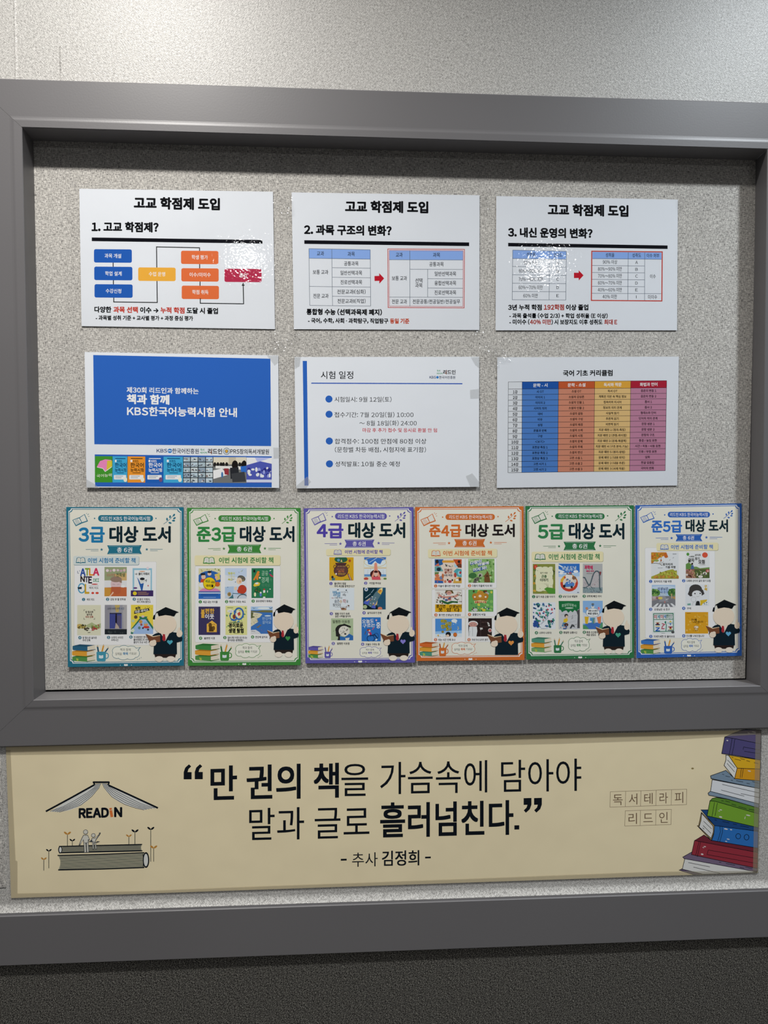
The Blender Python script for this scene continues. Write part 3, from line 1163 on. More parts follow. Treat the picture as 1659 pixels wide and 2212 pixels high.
cols = [['%d강' % i for i in range(1, 16)],
        '시 OT|이미지 1|이미지 2|시어의 의미|대비|비유|상징|운율과 반복|구성|<보기>|표현상 특징 1|표현상 특징 2|표현상 특징 3|고전 시가 1|고전 시가 2'.split('|'),
        '소설 OT|소설의 감상론|소설의 인물 1|소설의 인물 2|소설의 갈등|소설의 구성|소설의 배경|소설의 소재|소설의 시점|소설의 문체|소설의 주제|소설의 변신|고전 소설 1|고전 소설 2|고전 소설 3'.split('|'),
        '독서 OT|계획된 각본 속 핵심 정보|접속어와 지시어|정보의 의미 관계|사실적 읽기|추론적 읽기|비판적 읽기|지문 패턴 1 (정의-특징)|지문 패턴 2 (관점-차이점)|지문 패턴 3 (문제-해결책)|지문 패턴 4 (구조 분석-기능)|지문 패턴 5 (원리-방법)|문제 패턴 1 (내용 파악)|문제 패턴 2 (내용 추론)|문제 패턴 3 (사례 적용)'.split('|'),
        '음운의 변동 1|음운의 변동 2|품사 1|품사 2|형태소와 단어|단어의 의미 관계|문장 성분 1|문장 성분 2|문장의 구조|종결 / 높임 표현|시간 / 피동 / 사동 표현|인용 / 부정 표현|담화|한글 맞춤법|국어의 변화'.split('|')]
for i, cl in enumerate(cols):
    for r, t in enumerate(cl):
        x, y = G((cu[i] + cu[i + 1]) / 2, (rv[r + 1] + rv[r + 2]) / 2)
        if i == 0:
            w = 36 if r < 9 else 55
            bt.text(t, x - w / 2, x + w / 2, y + 1, 26, K, bold=.03)
        else:
            bt.text(t, None, x, y, 20, K, bold=.024, auto=.93)
tape(s, [(60, 60), (160, 50), (190, 150), (110, 160)])
tape(s, [(20, 120), (95, 100), (100, 190), (40, 200)])


KP = 1614 / 270.0
DK = '#13262e'
CREAM = M_POSTER


def art(p, box, items):
    """cover drawing: x, y run 0..1 across and down the cover"""
    x0, y0, x1, y1 = box
    w, h = x1 - x0, y1 - y0

    def X(q):
        return (x0 + q[0] * w, y0 + q[1] * h)
    pic = txt = None
    for it in items:
        k = it[0]
        if k == 't':
            if txt is None:
                txt = p.sub('cover_text', 1 if pic is None else pic.lay - p.lay + 2)
            t, a, b, y, hh, c = it[1:7]
            bold = it[7] if len(it) > 7 else .02
            y2 = it[8] if len(it) > 8 else y
            txt.text(t, x0 + a * w, x0 + b * w, y0 + y * h, hh * h, c, y0 + y2 * h, bold=bold)
            continue
        if pic is None:
            pic = p.sub('cover_picture', 1)
            pic.auto = True
            pic.clip = box
        if k == 'r':
            a, b = X(it[1:3]), X(it[3:5])
            pic.rect(a[0], a[1], b[0], b[1], it[5])
        elif k == 'e':
            a = X(it[1:3])
            pic.ell(a[0], a[1], it[3] * w, it[4] * h, it[5], 16, it[6] if len(it) > 6 else 0)
        elif k == 'p':
            pic.poly([X(q) for q in it[1]], it[2])
        elif k == 'l':
            pic.line([X(q) for q in it[1]], it[2], it[3])
        elif k == 'c':
            a = X(it[1:3])
            pic.ring(a[0], a[1], it[3] * w, it[4] * h, it[5], it[6])
        elif k == 'd':          # a scatter of dots that do not need an order
            n, cols, sz, seed, bx = it[1:6]
            r = random.Random(seed)
            pic.auto = False
            for _ in range(n):
                a = X((r.uniform(bx[0], bx[2]), r.uniform(bx[1], bx[3])))
                q = r.uniform(.5, 1) * sz * w
                a = (min(max(a[0], x0 + q), x1 - q), min(max(a[1], y0 + q), y1 - q))
                pic.ell(a[0], a[1], q, q * r.uniform(.6, 1.0), r.choice(cols), 9, r.uniform(0, 90))
            pic.auto = True
            pic.lay += .4


def lines(p, y0, dy, n, x0, x1, w, c):
    for i in range(n):
        p.line([(x0, y0 + dy * i), (x1, y0 + dy * i)], w, c)


def graduate(s, x0, y0, x1, y1, heart, legs=True):
    """plain cap-and-gown figure standing for the printed character"""
    k = (x1 - x0) / 480.0
    m = (y1 - y0) / (700.0 if legs else 630.0)
    p = Part(s, 'graduation_figure', 42)

    def T(*pts):
        return [(x0 + a * k, y0 + b * m) for a, b in pts]

    def E_(q, a, b, rx, ry, c, r=0):
        q.ell(x0 + a * k, y0 + b * m, rx * k, ry * m, c, 24, r)
    SK = '#d8c9b5'
    if legs:
        p.poly(T((112, 590), (398, 590), (385, 648), (258, 650), (128, 648)), '#2a211e')
        q = p.sub('shoe', 1)
        E_(q, 178, 668, 56, 36, '#d9d0c2')
        q = p.sub('shoe', 1)
        E_(q, 328, 668, 56, 36, '#d9d0c2')
    q = p.sub('jacket', 2)
    q.poly(T((120, 345), (200, 318), (320, 318), (440, 335), (478, 400), (470, 438), (405, 455), (408, 606), (104, 606), (110, 480), (70, 490), (42, 455), (60, 390)), '#12212a')
    q = p.sub('collar', 3)
    q.poly(T((186, 318), (322, 318), (258, 435)), '#d5c9bb')
    q = p.sub('tie', 4)
    q.poly(T((226, 340), (252, 340), (262, 420), (242, 442), (218, 420)), '#9d2b33')
    q = p.sub('head', 5)
    E_(q, 252, 222, 150, 128, SK)
    q = p.sub('academic_cap', 6)
    q.poly(T((158, 80), (395, 80), (372, 118), (258, 104), (172, 120)), '#0d1114')
    q.poly(T((132, 70), (262, 0), (432, 66), (300, 108)), '#12171a')
    q.line(T((140, 72), (122, 104)), 5, '#0d1114')
    q.poly(T((108, 102), (128, 104), (122, 160), (94, 152)), '#0d1114')
    q = p.sub('hand', 5)
    E_(q, 440, 342, 38, 46, SK, 10)
    E_(q, 432, 298, 13, 42, SK, 12)
    q = p.sub('open_book', 6)
    q.poly(T((8, 342), (100, 376), (188, 362), (190, 372), (98, 392), (10, 350)), '#d6c3a2')
    q.poly(T((2, 346), (98, 386), (188, 368), (192, 446), (110, 458), (52, 440)), '#6f4630')
    q = p.sub('hand', 7)
    E_(q, 96, 466, 46, 38, SK)
    E_(q, 118, 438, 22, 16, SK, 20)
    q = p.sub('heart_badge', 4)
    pts = []
    for i in range(28):
        t = 2 * math.pi * i / 28
        a = 16 * math.sin(t) ** 3
        b = -(13 * math.cos(t) - 5 * math.cos(2 * t) - 2 * math.cos(3 * t) - math.cos(4 * t))
        pts.append((316 + a * 2.3, 452 + b * 2.2))
    q.poly(T(*pts), heart)


def stack(s, x0, y0, x1, y1, cols):
    w, h = x1 - x0, y1 - y0
    p = Part(s, 'book_stack', 2)
    for i in (2, 1, 0):
        b = p.sub('drawn_book', 1 + 3 * (2 - i))
        c, dkc = cols[i]
        o = y0 + h * (.31 * i)
        dx = (.02, 0, .01)[i] * w

        def q(u, v):
            return (x0 + dx + u * w, o + v * h)
        b.poly([q(0, .10), q(.30, 0), q(.93, .05), q(.62, .15), q(.06, .13)], dkc)
        b.lay += 1
        b.poly([q(.60, .14), q(.93, .05), q(.93, .29), q(.60, .37)], '#cfc7b4')
        b.poly([q(0, .11), q(.05, .10), q(.62, .14), q(.62, .39), q(.05, .34), q(0, .30)], c)
        b.lay += 1
        b.poly([q(.60, .36), q(.96, .28), q(.96, .31), q(.60, .40)], dkc)
    if cols[3]:
        b = p.sub('leaf_sprig', 12)
        for a in (-50, 0, 50, 100):
            b.ell(x0 + w * .2 + 12 * math.cos(math.radians(a)), y0 + h * .90 - 9 * math.sin(math.radians(a)), 15, 6, '#a3b24a', 10, -a)


def mug(s, x0, y0, x1, y1, top, c, pc):
    w, h = x1 - x0, y1 - y0
    p = Part(s, 'pencil_mug', 6)
    cx = x0 + .38 * w
    for dx, lean, ty, col in ((-.20, -.10, .12, pc), (.02, .16, 0, '#c98f35'), (.24, .30, .32, pc)):
        q = p.sub('pencil', -2)
        bx, tx = cx + dx * w, cx + (dx + lean) * w
        t = top + (y0 - top) * ty
        t1 = t + .22 * (y0 - top)
        ww = .062 * w
        q.poly([(tx - ww, t1), (tx + ww, t1), (bx + ww, y0 + .2 * h), (bx - ww, y0 + .2 * h)], col)
        q.poly([(tx - ww, t1), (tx + lean * 8, t), (tx + ww, t1)], '#c7ab84')
        q.lay += 1
        q.poly([(tx - ww * .4, t + .08 * (y0 - top)), (tx + lean * 8, t), (tx + ww * .4, t + .08 * (y0 - top))], '#2a2a2e')
    q = p.sub('mug_handle', -1)
    q.ring(x0 + .80 * w, y0 + .42 * h, .15 * w, .27 * h, .07 * w, c)
    p.poly([(x0, y0 + .05 * h), (x0 + .1 * w, y0), (x0 + .66 * w, y0), (x0 + .76 * w, y0 + .05 * h), (x0 + .74 * w, y0 + .9 * h), (x0 + .66 * w, y0 + h), (x0 + .1 * w, y0 + h), (x0 + .02 * w, y0 + .9 * h)], c)
    q = p.sub('mug_mark', 1)
    q.poly([(x0 + .2 * w, y0 + .35 * h), (x0 + .37 * w, y0 + .4 * h), (x0 + .54 * w, y0 + .35 * h), (x0 + .54 * w, y0 + .66 * h), (x0 + .37 * w, y0 + .71 * h), (x0 + .2 * w, y0 + .66 * h)], '#c9d3d6')


def bubble(s, cx, cy, rx, ry, c, acc):
    p = Part(s, 'speech_bubble', 5)
    blobs = ((-.62, -.25, .38, .62), (-.15, -.45, .42, .60), (.38, -.35, .42, .62), (.68, .1, .32, .60), (.35, .42, .40, .58), (-.2, .48, .42, .56), (-.66, .28, .34, .55), (0, 0, .7, .7))
    e = 5
    p.poly([(cx + .7 * rx, cy - .62 * ry), (cx + 1.08 * rx, cy - .80 * ry), (cx + .86 * rx, cy - .25 * ry)], c)
    for a, b, u, v in blobs:
        p.ell(cx + a * rx, cy + b * ry, u * rx, v * ry, c, 20)
    q = p.sub('bubble_fill', 1)
    q.poly([(cx + .72 * rx, cy - .56 * ry), (cx + 1.00 * rx, cy - .72 * ry), (cx + .82 * rx, cy - .28 * ry)], '#dcdace')
    for a, b, u, v in blobs:
        q.ell(cx + a * rx, cy + b * ry, u * rx - e, v * ry - e, '#dcdace', 20)
    t = q.sub('bubble_text', 2)
    g = ry * .38
    t.text('책과 함께', cx - .42 * rx, cx + .34 * rx, cy - .42 * ry, g, '#34383a')
    t.text('실력을', cx - .78 * rx, cx - .30 * rx, cy + .16 * ry, g, '#34383a')
    t.text('쑥쑥', cx - .22 * rx, cx + .16 * rx, cy + .13 * ry, g * 1.1, acc, bold=.03)
    t.text('키워요!', cx + .24 * rx, cx + .76 * rx, cy + .12 * ry, g, '#34383a')
    q = p.sub('bubble_dash', 1)
    for i in range(3):
        x = cx + (.82 + .13 * i) * rx
        q.line([(x, cy + (1.02 - .12 * i) * ry), (x + 8, cy + (.86 - .12 * i) * ry)], 4, c)


def doodle(s, x0, y0, x1, y1, c):
    w, h = x1 - x0, y1 - y0
    p = Part(s, 'open_book_doodle', 2)

    def q(u, v):
        return (x0 + u * w, y0 + v * h)
    p.poly([q(0, .50), q(.20, .38), q(.42, .28), q(.72, .02), q(.92, .60), q(.55, .78), q(.20, 1)], c)
    f = p.sub('doodle_page', 1)
    f.poly([q(.05, .52), q(.20, .44), q(.40, .36), q(.53, .68), q(.22, .90)], '#d3d2c8')
    f.poly([q(.44, .33), q(.70, .08), q(.85, .55), q(.57, .68)], '#d3d2c8')
    g = p.sub('doodle_line', 2)
    for i in range(4):
        g.line([q(.14 + .02 * i, .55 + .09 * i), q(.34 + .04 * i, .45 + .08 * i)], 4, c)
    for a, b in (((.82, .02), (.85, -.06)), ((.88, .10), (.97, 0)), ((.92, .22), (1.0, .20))):
        g.line([q(*a), q(*b)], 5, c)


def sprig(s, x0, y0, x1, y1, c):
    w, h = x1 - x0, y1 - y0
    p = Part(s, 'leaf_sprig', 2)

    def q(u, v):
        return (x0 + u * w, y0 + v * h)
    p.line([q(0, 1), q(.3, .75), q(.6, .45), q(.85, .12)], 6, c)
    for u, v, r in ((.88, .12, -55), (.55, .28, -80), (.92, .42, -35), (.30, .52, -95), (.85, .66, 0), (.55, .88, 15)):
        a = q(u, v)
        p.ell(a[0], a[1], .13 * w, .075 * w, c, 14, r)


def icon(s, x0, y0, x1, y1, c, par):
    w, h = x1 - x0, y1 - y0
    p = par.sub('open_book_icon', 1)

    def q(u, v):
        return (x0 + u * w, y0 + v * h)
    p.poly([q(.02, .95), q(.10, .12), q(.30, 0), q(.50, .12), q(.70, 0), q(.90, .12), q(.98, .95), q(.6, .95), q(.5, 1.02), q(.4, .95)], c)
    p.lay += 1
    p.poly([q(.09, .82), q(.16, .18), q(.31, .08), q(.48, .20), q(.48, .88), q(.3, .76)], '#d4d3c9')
    p.poly([q(.91, .82), q(.84, .18), q(.69, .08), q(.52, .20), q(.52, .88), q(.7, .76)], '#d4d3c9')
    p.lay += 1
    for i in range(3):
        p.line([q(.20, .26 + .16 * i), q(.42, .32 + .16 * i)], 3, '#8e9a9c')
        p.line([q(.58, .32 + .16 * i), q(.80, .26 + .16 * i)], 3, '#8e9a9c')


def border(s, c, ins, line_c=None):
    w = math.dist(s.c[0], s.c[1])
    hh = math.dist(s.c[0], s.c[3])

    def loop(l, t, r, b, rad, arc=True):
        pts = []
        for cx, cy, a0 in ((l, t, 90), (w - r, t, 180), (w - r, hh - b, 270), (l, hh - b, 0)):
            for i in range(7):
                a = math.radians(a0 - 15 * i)
                x, y = (cx + rad * math.cos(a), cy + rad * math.sin(a)) if arc else (cx, cy)
                pts.append(s.grid(x / w, y / hh))
        return pts

    def ring(p, A, B, col):
        n = len(A)
        p.raw(A + B, [(i, (i + 1) % n, (i + 1) % n + n, i + n) for i in range(n)], col)
    l, t, r, b = ins
    p = Part(s, 'border', 1, label='coloured printed border')
    ring(p, loop(0, 0, 0, 0, 0, False), loop(l, t, r, b, 34), c)
    q = p.sub('border_line', 0)
    e = 9
    ring(q, loop(l, t, r, b, 34), loop(l + e, t + e, r + e, b + e, 36), '#d6d7d4')
    e2 = 17
    ring(q, loop(l + e, t + e, r + e, b + e, 36), loop(l + e2, t + e2, r + e2, b + e2, 37), c)
    q = p.sub('border_mark', 1)
    x, y = s.grid(.5, 1 - .42 * b / hh)
    q.poly([(x - 25, y - 8), (x - 12, y - 13), (x, y - 8), (x + 12, y - 13), (x + 25, y - 8), (x + 25, y + 10), (x, y + 13), (x - 25, y + 10)], '#d9dad6')
    q.ell(x - 72, y + 3, 5, 5, '#d9dad6', 8)
    q.ell(x + 72, y + 2, 5, 5, '#d9dad6', 8)


def poster(label, ox, oy, corners, c, acc, badge, badge_t, dots, t1, t2, rib, rib_t, stars, sec, ic, sec_t, panels, covers, caps, fig, legs, stk, stc, mg, mtop, bub, dood, spr, heart, ins=(28, 17, 28, 44),
           secc='#d8d0a8', dark=DK, rise=0.0):
    s = Sheet('book_poster', label, 'poster', ox, oy, KP, corners, ZS, 'book list posters along the foot of the board', warp=.0022)
    paper(s, M_POSTER)
    border(s, c, ins)
    x0, y0, x1, y1 = badge
    p = Part(s, 'header_badge', 1)
    p.rr(x0, y0, x1, y1, (y1 - y0) * .48, c)
    a, b, y = badge_t
    p.sub('badge_text').text('리드인 KBS 한국어능력시험', a, b, y, (y1 - y0) * .64, '#e3e5e2', bold=.006)
    for x, y in dots:
        Part(s, 'dot', 1).ell(x, y, 9, 9, c, 12)
    t, a, b, ya, yb = t1
    Part(s, 'title_text', 1, label='coloured first word of the title').text(t, a, b, (ya + yb) / 2, (yb - ya) * 1.0, acc, bold=.04, res=3)
    a, b, ya, yb = t2
    Part(s, 'title_text', 1, label='dark second part of the title').text('대상 도서', a, b, (ya + yb) / 2, (yb - ya) * 1.0, dark, bold=.04, res=3)
    x0, y0, x1, y1 = rib
    p = Part(s, 'ribbon', 1)
    m = (y0 + y1) / 2
    p.poly([(x0, y0), (x1, y0 - 2), (x1 - 24, m), (x1, y1 - 2), (x0, y1), (x0 + 24, m)], c)
    p.line([(x0 + 24, y0 + 9), (x1 - 30, y0 + 8)], 2.5, '#c8d2cc')
    p.line([(x0 + 24, y1 - 9), (x1 - 30, y1 - 10)], 2.5, '#c8d2cc')
    a, b, y = rib_t
    p.sub('ribbon_text').text('총 6권', a, b, y, (y1 - y0) * .56, '#e3e5e2', bold=.012)
    for (x, y), sg in zip(stars, (-1, 1)):
        Part(s, 'star', 1).star(x, y, 22, c)
        p = Part(s, 'flourish_line', 1)
        p.line([(x + sg * 42, y - 2), (x + sg * 205, y - 1)], 6, c)
        p.line([(x + sg * 42, y + 17), (x + sg * 140, y + 17)], 5, c)
    for q in panels:
        P_ = Part(s, 'list_panel', 1)
        P_.rr(*q[:4], 16, '#b9b9b4')
        P_.lay = 2
        P_.rr(q[0] + 3, q[1] + 3, q[2] - 3, q[3] - 3, 15, '#dcdddd')
    x0, y0, x1, y1 = sec
    p = Part(s, 'section_badge', 3)
    p.rr(x0 + 2, y0 + 3, x1 + 3, y1 + 5, 22, '#9a9678' if secc != '#c3cbc9' else c, rise)
    p.lay = 4
    p.rr(x0, y0, x1, y1, 22, secc, rise)
    icon(s, *ic, c, p)
    a, b, y = sec_t
    p.sub('badge_text').text('이번 시험에 준비할 책', a, b, y - rise * 200, (y1 - y0) * .56, acc, y + rise * 200, bold=.024)
    for bx, base, items in covers:
        p = Part(s, 'book_cover', 4)
        p.rect(*bx, base)
        art(p, bx, items)
    for n, ((x, y), a, b, ts) in enumerate(caps):
        p = Part(s, 'number_badge', 4)
        p.ell(x, y, 21, 21, c, 20)
        p.sub('badge_number').text(str(n + 1), x - (6 if n == 0 else 9), x + (6 if n == 0 else 9), y, 25, '#e3e5e2', latin=True, bold=.02)
        p = Part(s, 'caption_text', 4)
        for i, t in enumerate(ts):
            p.text(t, a, b if i == 0 else None, y + 1 + i * 33, 29, '#1e242a', bold=.026, auto=.80)
    graduate(s, *fig, heart, legs)
    stack(s, *stk, stc)
    mug(s, *mg, mtop, c if heart != '#4b9db0' else '#3f8aa0', stc[0][1])
    bubble(s, *bub, c, acc)
    doodle(s, *dood, c)
    sprig(s, *spr, c)
    return s


YL, GR = ('#cf9436', '#a06d22'), ('#4d8546', '#35652f')
WH = '#dadbdb'
poster('teal bordered book list poster, first from the left frame edge', 135, 1080,
       [(48, 90), (1565, 92), (1572, 2135), (77, 2153)], '#256a80', '#2272a0', (460, 195, 1170, 280), (500, 1130, 240), ((415, 238), (1207, 238)),
       ('3급', 208, 548, 345, 545), (605, 1400, 345, 543), (578, 585, 1025, 700), (705, 902, 644), ((507, 640), (1090, 638)),
       (142, 722, 990, 838), (172, 738, 304, 818), (330, 945, 781), [(155, 795, 1215, 1872)],
       [((190, 865, 500, 1250), WH, [('t', "L'", .02, .12, .17, .10, '#33406c'), ('t', 'A', .13, .36, .17, .28, '#2a4b94', .05), ('t', 'T', .33, .52, .16, .28, '#7f9a2c', .05), ('t', 'L', .50, .68, .16, .28, '#d28a2a', .05),
            ('t', 'A', .66, .93, .16, .28, '#c03355', .05), ('t', 'N', .14, .33, .40, .22, '#2f2624', .05), ('t', 'T', .32, .48, .41, .22, '#34324e', .05), ('t', 'E', .47, .63, .43, .26, '#2a1a2c', .05),
            ('t', 'DEI', .68, .92, .44, .13, '#3d8a62', .03), ('c', .20, .71, .14, .155, 16, '#4a92b4'), ('p', [(.02, .68), (.20, .66), (.20, .74), (.05, .74)], '#20303c'), ('t', 'L', .32, .52, .73, .36, '#c09a2a', .05),
            ('t', '색의', .50, .68, .70, .07, '#2a2e34'), ('t', '지도', .72, .90, .70, .07, '#2a2e34'), ('e', .74, .575, .14, .018, '#b5302c'), ('l', [(.5, .63), (.90, .63)], 3, '#6a6a6a'), ('e', .66, .87, .06, .035, '#c23a2c'), ('e', .84, .87, .07, .035, '#c2402c')]),
        ((545, 865, 832, 1242), '#a8a485', [('p', [(0, 0), (1, 0), (1, .45), (.5, .42), (0, .45)], '#8d9672'), ('p', [(.45, .25), (1, .2), (1, .46), (.4, .46)], '#bfa06a'), ('r', 0, .46, 1, .70, '#cfd0d2'), ('p', [(0, .70), (1, .69), (1, 1), (0, 1)], '#b4603a'),
            ('p', [(0, .70), (.3, .72), (.25, 1), (0, 1)], '#bd8a3c'), ('e', .52, .58, .24, .20, '#c9b0b2'), ('p', [(.30, .68), (.74, .68), (.72, .88), (.55, .95), (.35, .86)], '#ab5a3c'), ('e', .52, .42, .26, .10, '#8a7466'), ('p', [(.62, .40), (.78, .44), (.78, .55), (.68, .52)], '#8a7466'),
            ('l', [(.36, .59), (.48, .60)], 5, '#9a7f92'), ('l', [(.56, .60), (.68, .59)], 5, '#9a7f92'), ('p', [(.30, .93), (.38, .84), (.42, .88), (.28, 1), (.2, 1)], '#d7b49c'), ('e', .84, .66, .09, .04, '#d8dada'),
            ('e', .13, .12, .07, .05, '#d6c4c8'), ('e', .28, .13, .05, .04, '#b899a2'), ('e', .43, .11, .07, .05, '#d6c4c8'), ('e', .60, .11, .06, .04, '#c8b3b8'), ('e', .75, .13, .06, .04, '#b899a2'), ('e', .89, .11, .06, .05, '#c8a8a8'),
            ('t', '감당못할', .10, .50, .27, .09, '#a87f64'), ('t', '전학생', .53, .92, .27, .13, '#3c5a3a')]),
        ((885, 862, 1175, 1242), WH, [('r', .08, .05, .94, .80, '#84b2c6'), ('r', .15, .11, .88, .80, '#d6dade'), ('e', .75, .045, .06, .045, '#d3c6cc'), ('e', .50, .16, .14, .015, '#c9895c'), ('e', .50, .47, .13, .08, '#c9ccc8'), ('e', .51, .41, .11, .045, '#1f2226'),
            ('p', [(.28, .36), (.33, .40), (.44, .58), (.58, .55), (.52, .80), (.46, .80)], '#2b5a9c'), ('e', .27, .36, .03, .03, '#c4d0dc'), ('l', [(.62, .47), (.70, .44), (.68, .52)], 8, '#5a6068'), ('e', .77, .64, .025, .03, '#b54a4c'), ('e', .20, .72, .09, .03, '#5c3a74'),
            ('r', 0, .80, 1, 1, '#3b2a5c'), ('e', .18, .90, .09, .065, '#d0bc2c'), ('l', [(.31, .86), (.70, .86)], 5, '#b28a54'), ('l', [(.31, .90), (.80, .90)], 5, '#b28a54'), ('l', [(.31, .945), (.78, .945)], 5, '#b28a54'),
            ('t', '내', .19, .28, .245, .06, '#2c2f33'), ('t', '몸이 어때서', .34, .82, .24, .09, '#1d2024', .03)]),
        ((195, 1355, 500, 1745), '#cbcab2', [('l', [(.28, .20), (.28, .16), (.33, .16)], 5, '#5a5850'), ('l', [(.68, .16), (.74, .16), (.74, .20)], 5, '#5a5850'), ('l', [(.28, .42), (.28, .47), (.33, .47)], 5, '#5a5850'), ('l', [(.69, .47), (.74, .47), (.74, .42)], 5, '#5a5850'),
            ('p', [(.35, .68), (.62, .57), (.80, .66), (1, .60), (1, .76), (.45, .74)], '#9fa97e'), ('p', [(0, .64), (.12, .62), (.30, .68), (.40, .70), (.3, .78), (0, .76)], '#b89f58'), ('d', 16, ('#6d5a34', '#4f5a34', '#8a8f4a', '#3a3a2c'), .05, 5, (.03, .64, .35, .78)), ('d', 16, ('#7d8f4c', '#59713c', '#a05444'), .05, 6, (.6, .66, .98, .78)),
            ('d', 12, ('#26281f', '#3c3a2a', '#4a4436'), .05, 7, (.30, .76, .55, .84)), ('d', 14, ('#a03c3c', '#b5604c', '#8a3a34'), .04, 8, (.6, .75, .9, .83)), ('e', .56, .81, .06, .04, '#d5d5cc'), ('l', [(.45, .91), (.56, .905)], 6, '#4a4a44'),
            ('t', '밥 힘으로', .35, .68, .225, .065, '#57504a'), ('t', '살아온', .40, .64, .31, .065, '#57504a'), ('t', '우리 민족', .35, .68, .39, .065, '#9c5046')]),
        ((550, 1353, 836, 1733), '#8f8f98', [('p', [(0, 0), (.3, 0), (.25, 1), (0, 1)], '#87868f'), ('p', [(.45, 0), (.68, 0), (.62, .25), (.5, .25)], '#b09a5c'), ('p', [(.8, 0), (1, 0), (1, 1), (.85, .8)], '#a19fa0'), ('r', .22, .27, .76, .80, '#3f4684'), ('r', .22, .27, .76, .31, '#2e3048'), ('r', .48, .29, .55, .80, '#241f26'),
            ('r', .56, .36, .73, .78, '#54506e'), ('e', .51, .50, .03, .14, '#1b171b'), ('p', [(.50, .60), (.62, .72), (.66, .80), (.46, .80)], '#a89a8e'), ('r', 0, .82, 1, 1, '#23272c'), ('d', 8, ('#33393c', '#3d4444'), .06, 9, (.1, .86, .9, .96)), ('t', '소피의 사라진', .12, .50, .125, .07, '#3f4450'), ('t', '수학 시간', .53, .88, .125, .08, '#4a5a74')]),
        ((887, 1352, 1175, 1727), '#d6c248', [('p', [(0, .84), (.42, .44), (.70, .44), (1, .76), (1, 1), (0, 1)], '#2f6e58'), ('p', [(.04, 1), (.06, .84), (.45, .50), (.66, .50), (1, .86), (1, 1)], '#93aed4'), ('p', [(.36, .40), (.74, .40), (.70, .50), (.42, .50)], '#2f6e58'), ('e', .54, .40, .07, .04, '#c8b4b4'),
            ('d', 14, ('#6a5236', '#8a6a34', '#7c8c3c', '#4f5a30'), .03, 10, (.04, .02, .96, .5)), ('e', .22, .42, .08, .06, '#5a4634'), ('e', .10, .55, .07, .05, '#aebf9a'), ('e', .44, .58, .08, .06, '#c28a4a'), ('e', .47, .68, .05, .04, '#8a4a4c'), ('e', .67, .68, .09, .06, '#c99058'), ('e', .66, .62, .07, .035, '#7fa8c0'),
            ('p', [(.52, .78), (.60, .73), (.80, .73), (.84, .79), (.7, .81)], '#b83a34'), ('e', .54, .80, .04, .03, '#2c3038'), ('e', .77, .85, .05, .035, '#34424c'), ('e', .38, .79, .06, .05, '#5a7a74'), ('p', [(0, .86), (.10, .80), (.18, .88), (.05, 1), (0, 1)], '#c3cfba'), ('p', [(0, .92), (.12, .96), (.08, 1), (0, 1)], '#2f6e58'),
            ('p', [(.16, .20), (.80, .11), (.84, .19), (.60, .25), (.14, .31)], '#282a2c'), ('t', '펀펀', .20, .42, .13, .08, '#2b2d30', .05, .10), ('t', '타운 레이스', .19, .78, .25, .09, '#dcdcd4', .03, .17)])],
       [((276, 1283), 315, 417, ['색의 지도']), ((586, 1281), 622, 818, ['감당 못 할 전학생']), ((930, 1280), 965, 1135, ['내 몸이 어때서,', '바디 파워 충전소']),
        ((231, 1775), 265, 450, ['밥 힘으로 살아온', '우리 민족']), ((600, 1772), 634, 787, ['소피의 사라진', '수학시간']), ((888, 1767), 922, 1120, ['지식탐정단 판다와', '플라워랜드의 사라진', '꿀단지 도난 사건'])],
       (1075, 1380, 1555, 2080), True, (130, 1860, 440, 2082), (('#2b5c78', '#234a62'), YL, GR, True), (445, 1955, 606, 2080), 1858, (825, 1968, 178, 92), (128, 178, 348, 340), (1305, 180, 1458, 312), '#4b9db0', secc='#c3cbc9')

